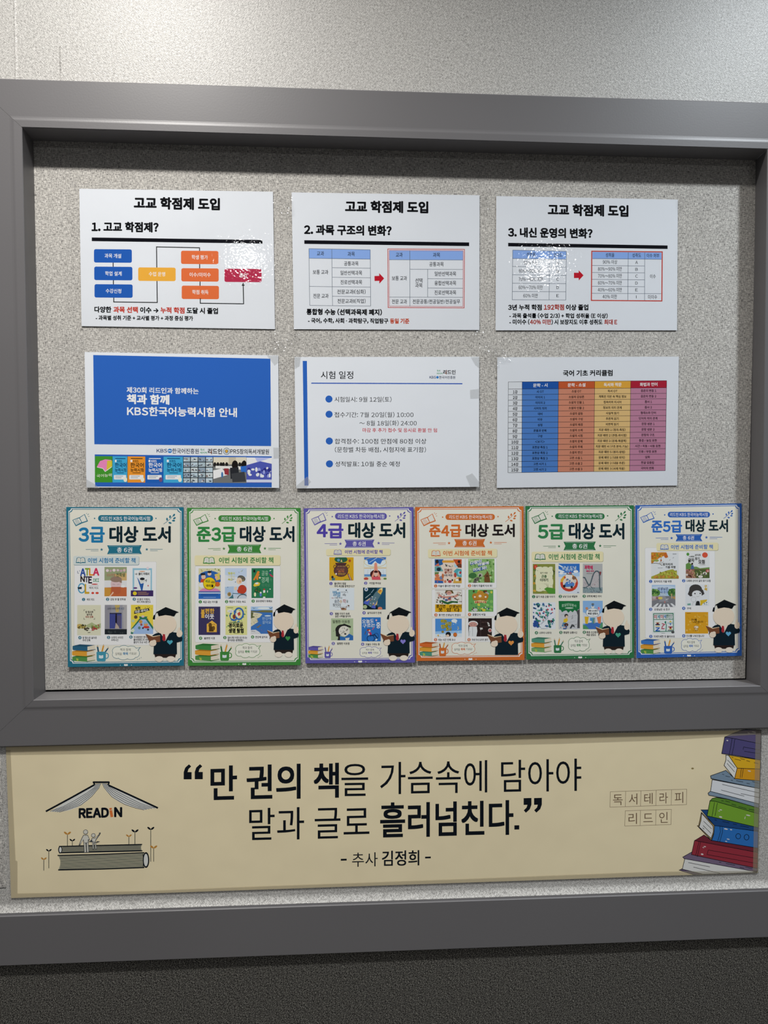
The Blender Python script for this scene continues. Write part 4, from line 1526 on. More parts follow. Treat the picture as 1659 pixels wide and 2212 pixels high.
poster('green bordered book list poster with a rocking dinosaur cover, between teal and purple posters', 395, 1080,
       [(53, 101), (1521, 103), (1522, 2128), (70, 2137)], '#3c7f3a', '#2f7d40', (458, 198, 1138, 280), (500, 1098, 241), ((417, 240), (1177, 240)),
       ('준3급', 178, 685, 345, 537), (735, 1442, 345, 535), (578, 577, 1014, 690), (697, 893, 633), ((531, 629), (1060, 626)),
       (153, 715, 1260, 846), (258, 735, 421, 826), (467, 1170, 778), [(160, 850, 1262, 1837)],
       [((205, 882, 490, 1275), '#c9c6a0', [('e', .5, .33, .55, .25, '#2e5ea4'), ('d', 10, ('#7c8c3c', '#b4963c', '#2f5f9c'), .04, 1, (.02, .02, .98, .1)), ('e', .22, .28, .10, .08, '#d8b8a0'), ('p', [(.10, .16), (.30, .16), (.30, .22), (.10, .23)], '#20242a'), ('e', .49, .18, .09, .06, '#d8b8a0'), ('e', .49, .12, .09, .035, '#1f2226'),
            ('p', [(.10, .36), (.32, .34), (.3, .5), (.08, .5)], '#c1482c'), ('p', [(.72, .20), (.95, .15), (.98, .36), (.80, .40)], '#cdb85c'), ('e', .80, .30, .06, .05, '#d8a898'), ('e', .15, .55, .14, .09, '#d0d4d8'), ('e', .85, .52, .12, .08, '#c1602c'), ('p', [(.05, .72), (.2, .66), (.8, .66), (.98, .72), (.9, .78), (.05, .78)], '#c67fa8'),
            ('e', .49, .50, .29, .21, '#8a6a1c'), ('e', .49, .495, .27, .195, '#dcc01f'), ('r', 0, .755, 1, .79, '#2a56a0'), ('r', 0, .79, 1, .825, '#c6ccd4'), ('r', 0, .825, 1, 1, '#2f66b4'), ('l', [(.1, .86), (.9, .855)], 6, '#1d3a74'), ('l', [(.06, .905), (.94, .90)], 6, '#1d3a74'), ('l', [(.22, .95), (.78, .95)], 3, '#c4d0e0'),
            ('t', '세금', .30, .52, .42, .09, '#2f6a3a', .03), ('t', '내는', .55, .74, .45, .08, '#4a4a2c', .03), ('t', '아이들', .34, .68, .57, .09, '#26241a', .04)]),
        ((545, 880, 825, 1270), '#b6c6de', [('p', [(0, .22), (.5, .30), (1, .28), (1, .60), (0, .62)], '#cdd3da'), ('p', [(0, .62), (.4, .60), (.4, .84), (0, .85)], '#a3bad4'), ('p', [(0, .92), (1, .88), (1, 1), (0, 1)], '#b8c2cc'), ('e', .76, .34, .19, .10, '#5f5a54', 20), ('e', .66, .42, .13, .11, '#d9bfa4'), ('e', .70, .44, .05, .04, '#d09a72'),
            ('e', .80, .70, .20, .15, '#b3402c'), ('p', [(.55, .72), (.75, .68), (.82, .84), (.60, .82)], '#b3402c'), ('e', .49, .67, .07, .06, '#dcc0a6'), ('e', .20, .86, .09, .07, '#a28a58'), ('e', .20, .86, .05, .04, '#7d6a44'), ('l', [(.35, .83), (.98, .86)], 8, '#2f5f6c'), ('c', .82, 1.02, .24, .15, 10, '#4a5258'), ('p', [(.15, 1), (.3, .92), (.36, .84), (.40, 1)], '#3a6a74'),
            ('d', 14, ('#3f5f8c', '#7f9a4c', '#c2b44c'), .025, 12, (.05, .04, .95, .68)), ('t', '행운이', .14, .46, .17, .08, '#c4c24a', .03), ('t', '구르는', .14, .46, .27, .08, '#d3d2b0', .02), ('t', '속도', .14, .36, .37, .08, '#b9ba3c', .03)]),
        ((888, 880, 1170, 1265), '#2c7450', [('p', [(.06, .40), (.20, .22), (.27, .10), (.36, .10), (.37, .16), (.32, .18), (.38, .22), (.32, .26), (.30, .38), (.24, .40), (.20, .32), (.16, .40)], '#cf7d33'), ('r', .08, .05, .17, .14, '#1b1f1e'), ('p', [(.08, .58), (.14, .50), (.28, .46), (.40, .50), (.36, .58), (.14, .62)], '#d8b83c'), ('e', .24, .51, .08, .03, '#d4dade'),
            ('p', [(.12, .74), (.3, .60), (.44, .74), (.40, .82), (.14, .82)], '#225c34'), ('d', 12, ('#8a4a3a', '#3f7a3c', '#5a3a30'), .03, 13, (.14, .62, .42, .80)), ('p', [(.80, .16), (.98, .26), (.98, .31), (.86, .26)], '#b03a54'), ('p', [(.76, .14), (.90, .15), (.86, .2)], '#2c3f8a'), ('e', .16, .88, .05, .07, '#d8d4ac'), ('e', .42, .88, .05, .07, '#5a7ac0'), ('e', .42, .82, .04, .03, '#e0dcd0'),
            ('e', .58, .78, .05, .07, '#e0e0dc'), ('e', .58, .71, .04, .03, '#b5302c'), ('e', .60, .88, .09, .06, '#3c8a3c'), ('e', .73, .78, .02, .04, '#dcdcd4'), ('e', .85, .70, .03, .02, '#c8d4cc'), ('e', .86, .08, .04, .015, '#d8e0dc', -20), ('e', .58, .98, .06, .03, '#e0e4e0'), ('e', .38, .32, .04, .03, '#d8cfc0'),
            ('t', '공유', .46, .76, .17, .17, '#a9cdb4', 0), ('t', '경제', .45, .78, .39, .19, '#a9cdb4', 0), ('t', '가', .82, .93, .39, .10, '#5f9a7a', 0), ('t', '뭐예요', .46, .84, .57, .12, '#4f8a6a', 0)]),
        ((205, 1375, 485, 1740), '#3a3558', [('p', [(.38, .62), (.62, .49), (.84, .62), (.84, .90), (.38, .90)], '#d9a945'), ('e', .54, .66, .08, .09, '#5f4420'), ('p', [(.48, .70), (.66, .70), (.70, .88), (.48, .88)], '#4f3818'), ('e', .70, .76, .06, .08, '#6a4d24'), ('l', [(.62, .64), (.74, .62), (.76, .66)], 5, '#7a5c28'), ('l', [(.5, .57), (.44, .60)], 5, '#5f4420'),
            ('e', .88, .06, .03, .02, '#25234a'), ('e', .91, .92, .03, .025, '#25236a'), ('t', '불', .11, .29, .24, .30, '#d9a93f', .03), ('t', '편한', .30, .73, .155, .17, '#d9a93f', .03), ('t', '이웃', .30, .72, .35, .17, '#dad8de', .03)]),
        ((553, 1365, 832, 1740), '#d0cf8c', [('d', 26, ('#7fa86c', '#a3b86a', '#5f8f5c', '#b8c07c'), .05, 14, (.03, .05, .97, .96)), ('c', .62, .27, .20, .19, 20, '#2f60a8'), ('p', [(.17, .33), (.24, .30), (.36, .46), (.48, .46), (.52, .50), (.36, .53), (.24, .46)], '#2f60a8'), ('c', .38, .34, .16, .16, 16, '#2f60a8'), ('e', .33, .36, .10, .09, '#d0cf8c'),
            ('e', .40, .37, .07, .08, '#7a3a2c'), ('e', .58, .28, .09, .13, '#d8d4c4'), ('p', [(.54, .26), (.66, .2), (.70, .30), (.60, .36)], '#b54a3a'), ('e', .23, .18, .15, .055, '#d9dad2'), ('l', [(.14, .18), (.32, .18)], 5, '#5a6a9a'), ('l', [(.08, .06), (.35, .06)], 6, '#6a7a4c'), ('p', [(.52, .56), (.6, .50), (.66, .56), (.56, .58)], '#4a86b4'),
            ('l', [(.17, .565), (.80, .565)], 7, '#4a4e38'), ('t', '경이로운', .14, .82, .67, .15, '#1f211c', .05), ('t', '생명 탐험', .14, .84, .85, .15, '#1f211c', .05), ('l', [(.42, .94), (.58, .94)], 4, '#6a6a44')]),
        ((880, 1375, 1160, 1725), '#3b6cae', [('r', 0, 0, 1, .13, '#9fbcdc'), ('e', .6, .06, .3, .04, '#d2dae2'), ('l', [(.08, .03), (.14, .07), (.2, .04)], 5, '#3f4f60'), ('l', [(.84, .03), (.90, .08), (1, .02)], 6, '#4a4a44'), ('p', [(0, .15), (.3, .17), (.52, .13), (1, .13), (1, .22), (.5, .21), (0, .20)], '#6b6a44'), ('p', [(0, .20), (.4, .24), (.53, .28), (.40, .40), (.28, .44), (.34, .56), (0, .74)], '#cac4a8'),
            ('p', [(0, .20), (.12, .22), (.08, .34), (.2, .38), (0, .44)], '#5a5f3a'), ('d', 26, ('#4a4a38', '#6a5f44', '#8a7f5c', '#3a3f34'), .016, 15, (.01, .28, .32, .66)), ('p', [(0, .86), (.22, .85), (.4, .94), (.46, 1), (0, 1)], '#c9cacc'), ('l', [(.02, .9), (.2, .92)], 4, '#4a4f54'), ('p', [(.25, .76), (.42, .67), (.50, .67), (.34, .78)], '#7a6a50'), ('d', 8, ('#b8c4d4', '#c84a44', '#27406c'), .012, 16, (.4, .84, .7, .94)),
            ('e', .78, .34, .15, .025, '#c3d3e4'), ('t', '한강에', .52, .94, .44, .11, '#a9c4e4', 0), ('t', '살아요', .53, .93, .575, .12, '#a9c4e4', 0)])],
       [((227, 1314), 262, 451, ['세금 내는 아이들']), ((567, 1311), 600, 815, ['행운이 구르는 속도']), ((909, 1304), 945, 1155, ['공유경제가 뭐예요']),
        ((233, 1782), 278, 418, ['불편한 이웃']), ((545, 1774), 580, 832, ['일보 관망 여정으로 떠나는', '경이로운 생명탐험 !']), ((903, 1766), 938, 1095, ['한강에 살아요'])],
       (1085, 1345, 1498, 2022), True, (160, 1850, 485, 2072), (('#3c7d40', '#2f6a34'), YL, GR, True), (482, 1955, 640, 2070), 1850, (840, 1943, 160, 90), (132, 180, 352, 335), (1278, 183, 1412, 307), '#3f8a4a', rise=-.002)

poster('purple bordered book list poster, third from the left frame edge', 645, 1080,
       [(65, 108), (1483, 92), (1500, 2095), (90, 2105)], '#5b559e', '#4c3f9c', (470, 168, 1140, 253), (508, 1105, 212), ((435, 215), (1176, 207)),
       ('4급', 233, 580, 300, 490), (640, 1378, 297, 484), (593, 513, 980, 616), (697, 867, 565), ((540, 565), (1033, 557)),
       (355, 632, 1187, 718), (450, 641, 561, 708), (597, 1083, 670), [],
       [((397, 740, 710, 1037), '#c79c24', [('e', .48, .09, .27, .15, '#2a5c40'), ('e', .38, .12, .06, .06, '#5a8ab0'), ('p', [(.46, .2), (.5, .08), (.54, .2)], '#d5b87c'), ('e', .48, .58, .30, .27, '#2e2024'), ('e', .48, .58, .285, .255, '#5c3c3c'), ('p', [(.24, .24), (.72, .24), (.66, .38), (.30, .38)], '#4c3032'), ('c', .23, .41, .05, .07, 8, '#4c3032'), ('c', .77, .40, .05, .07, 8, '#4c3032'),
            ('e', .84, .15, .05, .06, '#a8482c'), ('p', [(.74, .72), (.80, .70), (.95, 1), (.85, 1)], '#7c3c34'), ('l', [(.80, .74), (.90, 1)], 6, '#d0ccc0'), ('e', .13, .86, .05, .06, '#2c2c30'), ('p', [(.10, .92), (.24, .88), (.22, 1), (.10, 1)], '#3f6f7c'), ('e', .72, .98, .12, .04, '#7f8a34'), ('e', .28, .72, .035, .04, '#d8d4cc'),
            ('t', '물리학이 정말', .34, .66, .39, .06, '#a8845c'), ('t', '우리 세상을', .30, .62, .52, .07, '#a06a4c'), ('t', '움직', .36, .60, .61, .08, '#c0703c'), ('t', '인다고?', .36, .66, .72, .09, '#c8a03c')]),
        ((838, 733, 1140, 1030), '#d0cdb8', [('r', .03, .02, .97, .44, '#cfd9e4'), ('p', [(.03, .02), (.97, .02), (.95, .12), (.80, .16), (.72, .32), (.60, .28), (.50, .18), (.34, .34), (.2, .32), (.17, .16), (.03, .12)], '#3a6cb6'), ('l', [(.25, .25), (.58, .04)], 7, '#b4c8e0'), ('c', .5, .23, .47, .21, 6, '#c8b070'), ('r', .03, .48, .97, .80, '#cdd5dc'), ('r', .03, .76, .97, .86, '#5f8ec0'), ('l', [(.03, .5), (.97, .49)], 7, '#c8a04c'), ('l', [(.30, .5), (.30, .8)], 4, '#9fb0bc'), ('l', [(.16, .78), (.2, .55)], 3, '#9fb0bc'), ('l', [(.86, .78), (.84, .56)], 3, '#9fb0bc'),
            ('e', .52, .76, .24, .20, '#43201f'), ('p', [(.46, .30), (.53, .24), (.58, .30), (.60, .55), (.72, .86), (.62, .90), (.52, .56), (.42, .90), (.34, .86), (.46, .55)], '#d68a74'), ('e', .53, .74, .09, .12, '#d2b0a0'), ('e', .53, .65, .09, .05, '#43201f'), ('p', [(.35, .87), (.70, .86), (.74, 1), (.36, 1)], '#c9505c'), ('e', .11, .95, .10, .06, '#b5483c'), ('e', .92, .95, .07, .04, '#5a7a3c')]),
        ((400, 1135, 718, 1420), '#cdd5dc', [('e', .58, .96, .11, .06, '#a88a6a'), ('e', .55, .93, .08, .04, '#6a4a38'), ('l', [(.44, .86), (.50, 1), (.64, 1), (.70, .80)], 6, '#8a5a44'), ('e', .68, .10, .03, .03, '#3a4044'), ('e', .34, .08, .04, .02, '#3a4044'), ('l', [(.22, .86), (.82, .86)], 3, '#4a4a4a'), ('e', .77, .80, .04, .03, '#6a4a3a'),
            ('t', '별', .13, .29, .24, .24, '#3f7fa8', .01), ('t', '별', .29, .44, .29, .24, '#3f7fa8', .01), ('t', '이야기', .46, .74, .19, .08, '#4a4e54', 0), ('t', '속', .52, .67, .31, .12, '#4a4e54', .01), ('l', [(.08, .45), (.17, .46)], 6, '#9c5040'), ('t', '에서', .2, .5, .45, .08, '#33373c', 0), ('t', '숨은', .2, .40, .60, .16, '#3f4a5c', .01),
            ('t', '수', .40, .52, .62, .16, '#b58a3c', .01), ('t', '학', .54, .67, .60, .18, '#a8545c', .01), ('t', '을', .68, .76, .60, .12, '#4a5a54', 0), ('t', '찾아라', .13, .46, .77, .13, '#3a3e44', .01)]),
        ((832, 1130, 1124, 1412), '#12303c', [('p', [(.62, 0), (1, 0), (1, 1), (.5, 1)], '#24506c'), ('p', [(0, .78), (.5, .55), (.7, 1), (0, 1)], '#0f2028'), ('p', [(.86, .0), (.86, .16), (.80, .30), (.62, .62), (.40, .92), (.20, .80), (.38, .46), (.54, .22), (.72, .06)], '#53707c'), ('p', [(.86, 0), (.86, .16), (.78, .32), (.64, .20), (.72, .06)], '#d8b44c'), ('p', [(.86, 0), (.85, .13), (.72, .07)], '#d8d49c'), ('e', .75, .16, .08, .06, '#c8843c', -40),
            ('p', [(.36, .44), (.06, .62), (.02, .72), (.22, .80)], '#4a5cb4'), ('p', [(.36, .44), (.1, .62), (.2, .62)], '#d0b86c'), ('p', [(.62, .62), (.54, .96), (.36, .92), (.46, .78)], '#4a5cb4'), ('p', [(.64, .58), (.62, .78), (.5, .84)], '#c8b070'), ('d', 14, ('#2c3a40', '#8a98a0', '#9a7a54', '#b4bec0'), .045, 17, (.3, .40, .58, .85)), ('e', .14, .08, .08, .09, '#c6ccd4'), ('e', .14, .08, .04, .05, '#4a6ca0'),
            ('e', .09, .88, .09, .09, '#9fae84'), ('e', .75, .96, .10, .08, '#c87a5c'), ('l', [(.1, .48), (.34, .28)], 8, '#9fb4bc'), ('l', [(.36, .24), (.48, .08)], 9, '#7f98ac'), ('d', 8, ('#cfd4d0', '#7a9ab0'), .008, 18, (.02, .2, .98, .95))]),
        ((420, 1527, 705, 1808), '#a3b491', [('p', [(.28, 1), (.36, .80), (.62, .86), (.82, .70), (1, .80), (1, 1)], '#2f64a4'), ('p', [(.64, .90), (.84, .88), (.80, 1), (.66, 1)], '#c8cac4'), ('e', .50, .53, .31, .26, '#262624'), ('p', [(.20, .50), (.40, .62), (.40, 1), (.30, 1), (.32, .84), (.22, .82)], '#262624'), ('e', .59, .58, .25, .24, '#d0cdc2'), ('p', [(.34, .44), (.56, .30), (.88, .44), (.9, .36), (.6, .24), (.3, .34)], '#262624'),
            ('l', [(.42, .58), (.46, .60)], 5, '#3a3a38'), ('l', [(.5, .42), (.52, .46)], 5, '#3a3a38'), ('l', [(.58, .42), (.62, .48)], 6, '#3a3a38'), ('e', .72, .52, .07, .04, '#8a8880', -40), ('e', .48, .68, .07, .03, '#b4b0a4', -40), ('l', [(.54, .58), (.54, .66), (.62, .62), (.55, .57)], 4, '#4a4a46'), ('e', .64, .71, .05, .04, '#3a3634'), ('l', [(.10, .60), (.14, .56)], 4, '#4a5440'), ('t', '멀쩡한 이유정', .07, .84, .15, .14, '#32382e', .01)]),
        ((813, 1513, 1060, 1822), '#2c6cb4', [('e', .77, .12, .05, .04, '#d0a8b4'), ('e', .37, .53, .10, .05, '#8a3c34'), ('l', [(.22, .58), (.17, .72)], 9, '#5f4a3c'), ('e', .42, .56, .05, .04, '#d8b49c'), ('p', [(.32, .62), (.50, .62), (.54, .76), (.40, .76)], '#b02c54'), ('p', [(.36, .64), (.42, .70), (.42, .78), (.34, .76)], '#c4d0dc'), ('c', .48, .88, .19, .14, 11, '#173c6c'), ('c', .76, .78, .12, .12, 7, '#1f4478'),
            ('l', [(.42, .78), (.68, .72), (.84, .88)], 14, '#1b3458'), ('e', .77, .93, .06, .035, '#c8d4dc', -40), ('l', [(.55, .52), (.66, .42)], 9, '#c8505c'), ('t', '오늘도', .03, .64, .17, .17, '#dfe6ec', .02, .14), ('t', '구르는', .06, .70, .36, .17, '#dfe6ec', .02, .31), ('t', '중', .76, .98, .33, .25, '#dfe6ec', .02)])],
       [((418, 1078), 462, 612, ['물리학이 정말', '우리 세상을 움직인다고?']), ((866, 1073), 910, 1063, ['거짓말 주의보']), ((423, 1466), 472, 655, ['별별 이야기 속에', '숨은 수학을 찾아라']),
        ((845, 1455), 888, 1067, ['날아오르기 전에']), ((448, 1850), 497, 656, ['멀쩡한 이유정']), ((827, 1859), 865, 1046, ['오늘도 구르는 중'])],
       (1050, 1382, 1500, 2067), True, (125, 1880, 325, 2038), (('#5f56a0', '#4c4488'), YL, GR, True), (335, 1955, 442, 2037), 1873, (925, 1960, 137, 72), (163, 162, 378, 330), (1243, 152, 1382, 276), '#7f78c4', rise=-.004)

poster('orange bordered book list poster, third from the right frame edge', 885, 1080,
       [(70, 92), (1470, 80), (1478, 2062), (85, 2075)], '#c0672f', '#c4652c', (462, 180, 1100, 258), (510, 1062, 220), ((425, 222), (1140, 215)),
       ('준4급', 250, 668, 317, 475), (718, 1357, 312, 472), (573, 505, 974, 611), (680, 862, 557), ((507, 557), (1047, 550)),
       (235, 634, 1128, 746), (275, 649, 401, 729), (430, 1060, 686), [(280, 755, 712, 1142), (720, 755, 1122, 1138), (283, 1150, 714, 1508), (722, 1148, 1125, 1505), (285, 1520, 715, 1835), (722, 1518, 1100, 1830)],
       [((322, 765, 670, 1073), '#d6c6b8', [('p', [(0, 0), (.32, 0), (.30, .22), (.12, .30), (0, .28)], '#2f5c94'), ('e', .09, .10, .06, .08, '#2a2220'), ('p', [(.02, .26), (.14, .16), (.18, .28), (.02, .28)], '#c86a4c'), ('p', [(.68, 0), (1, 0), (1, .34), (.84, .30), (.74, .12)], '#b8502c'), ('e', .90, .10, .05, .06, '#2a2220'), ('p', [(.80, .26), (.92, .16), (1, .22), (1, .36), (.84, .34)], '#6a3c2c'),
            ('r', .28, .05, .72, .14, '#cf9438'), ('p', [(0, .30), (.22, .30), (.32, .50), (.0, .52)], '#5f9a9c'), ('e', .15, .42, .08, .08, '#20303c'), ('p', [(.74, .18), (.86, .32), (.80, .36), (.72, .3)], '#9fc4d4'), ('p', [(.70, .50), (.82, .38), (1, .42), (1, .76), (.84, .72)], '#4c9aa4'), ('e', .76, .66, .05, .10, '#a8483c'), ('e', .92, .58, .07, .10, '#8cbcc8'), ('e', .95, .56, .04, .06, '#a03c3c'),
            ('p', [(0, .54), (.16, .54), (.14, .66), (0, .66)], '#5c7a44'), ('e', .09, .68, .08, .07, '#c07050'), ('e', .2, .62, .06, .07, '#d8d4d0'), ('p', [(0, .76), (.30, .72), (.34, .92), (0, .88)], '#c8784c'), ('e', .24, .78, .06, .08, '#6c7c9c'), ('e', .30, .70, .04, .10, '#b8683c'), ('p', [(0, .88), (.3, .90), (.32, 1), (0, 1)], '#2f5ca0'), ('e', .1, .94, .02, .03, '#c85a4c'),
            ('e', .48, .86, .03, .04, '#2a2220'), ('e', .56, .93, .07, .06, '#a84044'), ('e', .65, .87, .03, .04, '#2a2220'), ('e', .39, .93, .04, .06, '#c07058'), ('p', [(.68, 1), (.72, .84), (.9, .74), (1, .78), (1, 1)], '#c89c44'), ('r', .77, .82, .89, .91, '#d8d8d4'), ('e', .93, .84, .05, .07, '#6a3c2c'), ('d', 8, ('#2f6a8c', '#3c3c40', '#8a9a5c'), .03, 19, (.38, .22, .66, .32)),
            ('t', '미술이', .36, .64, .44, .10, '#7c3c34', .02), ('t', '좋다면', .36, .64, .55, .10, '#a04c34', .02), ('t', '이런 직업!', .34, .66, .67, .08, '#33405c', .02)]),
        ((755, 760, 1093, 1067), '#82a866', [('d', 90, ('#6f9a54', '#93b878', '#5f8c48', '#a9c68e', '#4f7c40'), .055, 20, (.02, .02, .98, .98)), ('e', .17, .70, .15, .12, '#3c6a3c'), ('p', [(.18, 1), (.24, .82), (.36, .76), (.44, .80), (.38, .94), (.3, 1)], '#5c5a50'), ('e', .46, .68, .09, .08, '#a8a69c'), ('e', .45, .69, .04, .04, '#2a2624'), ('d', 8, ('#2a2a28', '#c8c6bc'), .03, 21, (.22, .72, .5, .95)), ('p', [(.61, .98), (.62, .68), (.68, .60), (.72, .50), (.78, .60), (.80, .70), (.84, .98)], '#6a4a2c'),
            ('e', .72, .72, .04, .02, '#33241c'), ('e', .62, .72, .05, .02, '#6a4a2c'), ('e', .84, .70, .05, .02, '#6a4a2c'), ('p', [(.06, .18), (.50, .02), (.53, .14), (.09, .27)], '#4a6a94'), ('p', [(.36, .24), (.78, .10), (.80, .20), (.39, .33)], '#4a6a94'), ('p', [(.16, .44), (.68, .30), (.72, .42), (.2, .56)], '#4a6a94'),
            ('t', '다람이', .07, .51, .18, .15, '#e2e6e6', .03, .09), ('t', '마을에', .37, .78, .24, .13, '#e2e6e6', .03, .16), ('t', '어서 와!', .18, .70, .46, .15, '#e2e6e6', .03, .36)]),
        ((327, 1160, 672, 1443), '#d3d2cc', [('p', [(.40, .02), (.64, .02), (.70, .16), (.36, .16)], '#5c4a24'), ('e', .52, .14, .10, .09, '#c8988a'), ('l', [(.45, .13), (.59, .13)], 6, '#6a3c38'), ('p', [(.10, .28), (.16, .18), (.30, .30), (.72, .26), (.84, .16), (.90, .24), (.78, .34), (.60, .36), (.60, .48), (.46, .48), (.46, .38), (.24, .36)], '#c08a7c'), ('l', [(.2, .28), (.26, .36)], 6, '#a84a40'), ('l', [(.32, .28), (.36, .37)], 6, '#a84a40'), ('l', [(.48, .40), (.60, .40)], 6, '#a84a40'), ('l', [(.47, .44), (.60, .44)], 6, '#a84a40'), ('l', [(.68, .27), (.72, .35)], 6, '#a84a40'),
            ('p', [(.20, .50), (.26, .46), (.46, .56), (.60, .50), (.86, .52), (.84, .60), (.66, .58), (.48, .66), (.34, .62)], '#2f5c34'), ('d', 30, ('#3a3a34', '#5a5444', '#4a6a4c', '#4c5a74', '#7a5a4c'), .04, 22, (.02, .06, .98, .62)), ('e', .12, .14, .07, .05, '#c4b4ac'), ('e', .87, .12, .06, .05, '#c4b4ac'), ('e', .42, .46, .06, .05, '#4a5a8c'), ('r', 0, .66, 1, 1, '#d0a020'), ('l', [(.0, .82), (1, .83)], 3, '#8a6a14'), ('l', [(.36, .82), (.36, 1)], 3, '#8a6a14'), ('l', [(.66, .82), (.66, 1)], 3, '#8a6a14'), ('l', [(0, 0), (1, 0), (1, .66)], 4, '#7c4a44'),
            ('t', '콩가면', .04, .38, .74, .15, '#2a2410', .03), ('t', '선생님이', .52, .99, .75, .15, '#2a2410', .03), ('t', '웃', .12, .28, .90, .16, '#2a2410', .03), ('t', '었', .42, .60, .91, .16, '#2a2410', .03), ('t', '다', .72, .92, .92, .15, '#2a2410', .03)]),
        ((755, 1157, 1077, 1440), '#5f9a54', [('d', 24, ('#a9a9a8', '#c0c04c', '#7cae5c', '#4f8a4c', '#8cb86c'), .07, 23, (.03, .04, .97, .97)), ('e', .26, .30, .11, .14, '#a8742c'), ('e', .70, .30, .11, .14, '#a8742c'), ('e', .48, .26, .17, .22, '#b4802f'), ('r', .2, .40, .76, .48, '#a8742c'), ('e', .26, .33, .04, .04, '#d8cfc0'), ('e', .47, .29, .06, .06, '#d8cfc0'), ('e', .69, .33, .04, .04, '#d8cfc0'), ('d', 4, ('#6a3c2c', '#4a3a24'), .05, 24, (.08, .05, .9, .1)),
            ('p', [(.23, .52), (.48, .48), (.74, .52), (.72, .62), (.48, .59), (.26, .63)], '#d8cc98'), ('d', 22, ('#223c2c', '#2c3a5c', '#3c3c38', '#b8b04c', '#c4c4bc', '#4a7a9c'), .035, 25, (.14, .76, .86, .96)), ('e', .28, .92, .09, .07, '#bcbcb8'), ('e', .62, .93, .07, .06, '#c0b83c'), ('t', '꿀풀단의 비밀', .26, .72, .56, .09, '#b03c2c', .03)]),
        ((328, 1530, 670, 1765), '#4a86c8', [('p', [(0, .70), (1, .64), (1, 1), (0, 1)], '#8cb4dc'), ('p', [(0, .84), (1, .80), (1, 1), (0, 1)], '#c8d4dc'), ('e', .72, .12, .11, .10, '#d4dade'), ('p', [(.78, .16), (.81, .26), (.74, .2)], '#d4dade'), ('p', [(.32, 1), (.38, .82), (.5, .86), (.52, 1)], '#d4d8d8'), ('e', .49, .86, .10, .14, '#1c1e20'), ('e', .47, .94, .06, .08, '#d4bca8'), ('e', .75, .88, .075, .12, '#8a4a20'), ('e', .75, .87, .065, .10, '#c46a2c'), ('e', .28, .72, .05, .07, '#8a7a3c'), ('d', 14, ('#d8d8d4', '#c8b85c', '#c87c6c', '#9cc4e4'), .025, 26, (.05, .2, .9, .75)), ('e', .11, .92, .03, .05, '#c8a058'), ('e', .22, .96, .05, .04, '#e0e0dc'), ('d', 6, ('#e0e4e4', '#a0a8ac'), .03, 27, (.05, .94, .4, 1)),
            ('t', '쉬는', .20, .44, .13, .20, '#8a7818', .09), ('t', '시간', .37, .62, .28, .20, '#8a7818', .09), ('t', '언제', .21, .48, .43, .20, '#8a7818', .09), ('t', '오나', .40, .62, .56, .20, '#8a7818', .09),
            ('t', '쉬는', .20, .44, .13, .19, '#dccb34', .04), ('t', '시간', .37, .62, .28, .19, '#dccb34', .04), ('t', '언제', .21, .48, .43, .19, '#dccb34', .04), ('t', '오나', .40, .62, .56, .19, '#dccb34', .04)]),
        ((755, 1525, 1058, 1760), '#2a201f', [('e', .20, .30, .21, .16, '#d4d4d2'), ('e', .20, .34, .18, .14, '#b98a80'), ('p', [(.04, .46), (.36, .46), (.38, .70), (.34, 1), (0, 1), (.02, .70)], '#cfd2d3'), ('l', [(.18, .48), (.18, .98)], 3, '#5a5c60'), ('l', [(.06, .7), (.02, .98)], 3, '#5a5c60'), ('e', .13, .36, .02, .012, '#4a3430'), ('e', .27, .36, .02, .012, '#4a3430'), ('e', .92, .66, .08, .11, '#d4d4d2'), ('e', .92, .67, .065, .085, '#a8605c'), ('d', 8, ('#d0d0cc', '#b8b8b4'), .035, 28, (.50, .52, .60, .68)), ('d', 8, ('#d0d0cc', '#b8b8b4'), .035, 29, (.83, .24, .90, .42)), ('l', [(.52, .08), (.52, .98)], 3, '#5a4a4c'),
            ('t', '자네 각시', .56, .80, .22, .10, '#6a5450', 0), ('t', '도라지 총각', .56, .82, .46, .10, '#5c4844', 0)])],
       [((334, 1109), 368, 650, ['미술이 좋다면 이런 직업!']), ((771, 1106), 803, 1061, ['다람이 마을에 어서 와!']), ((337, 1482), 372, 658, ['콩가면 선생님이 웃었다']),
        ((771, 1476), 808, 975, ['꿀풀단의 비밀']), ((332, 1801), 366, 587, ['쉬는 시간 언제 오나']), ((763, 1801), 797, 1010, ['자네 각시 도라지 총각'])],
       (995, 1388, 1466, 2018), False, (125, 1828, 378, 2012), (('#c4622f', '#a04c22'), YL, ('#4a8a74', '#3a6f5c'), True), (375, 1905, 500, 2010), 1828, (690, 1913, 152, 80), (138, 172, 355, 340), (1236, 155, 1372, 282), '#d08a44', dark='#221c1c', rise=-.006)

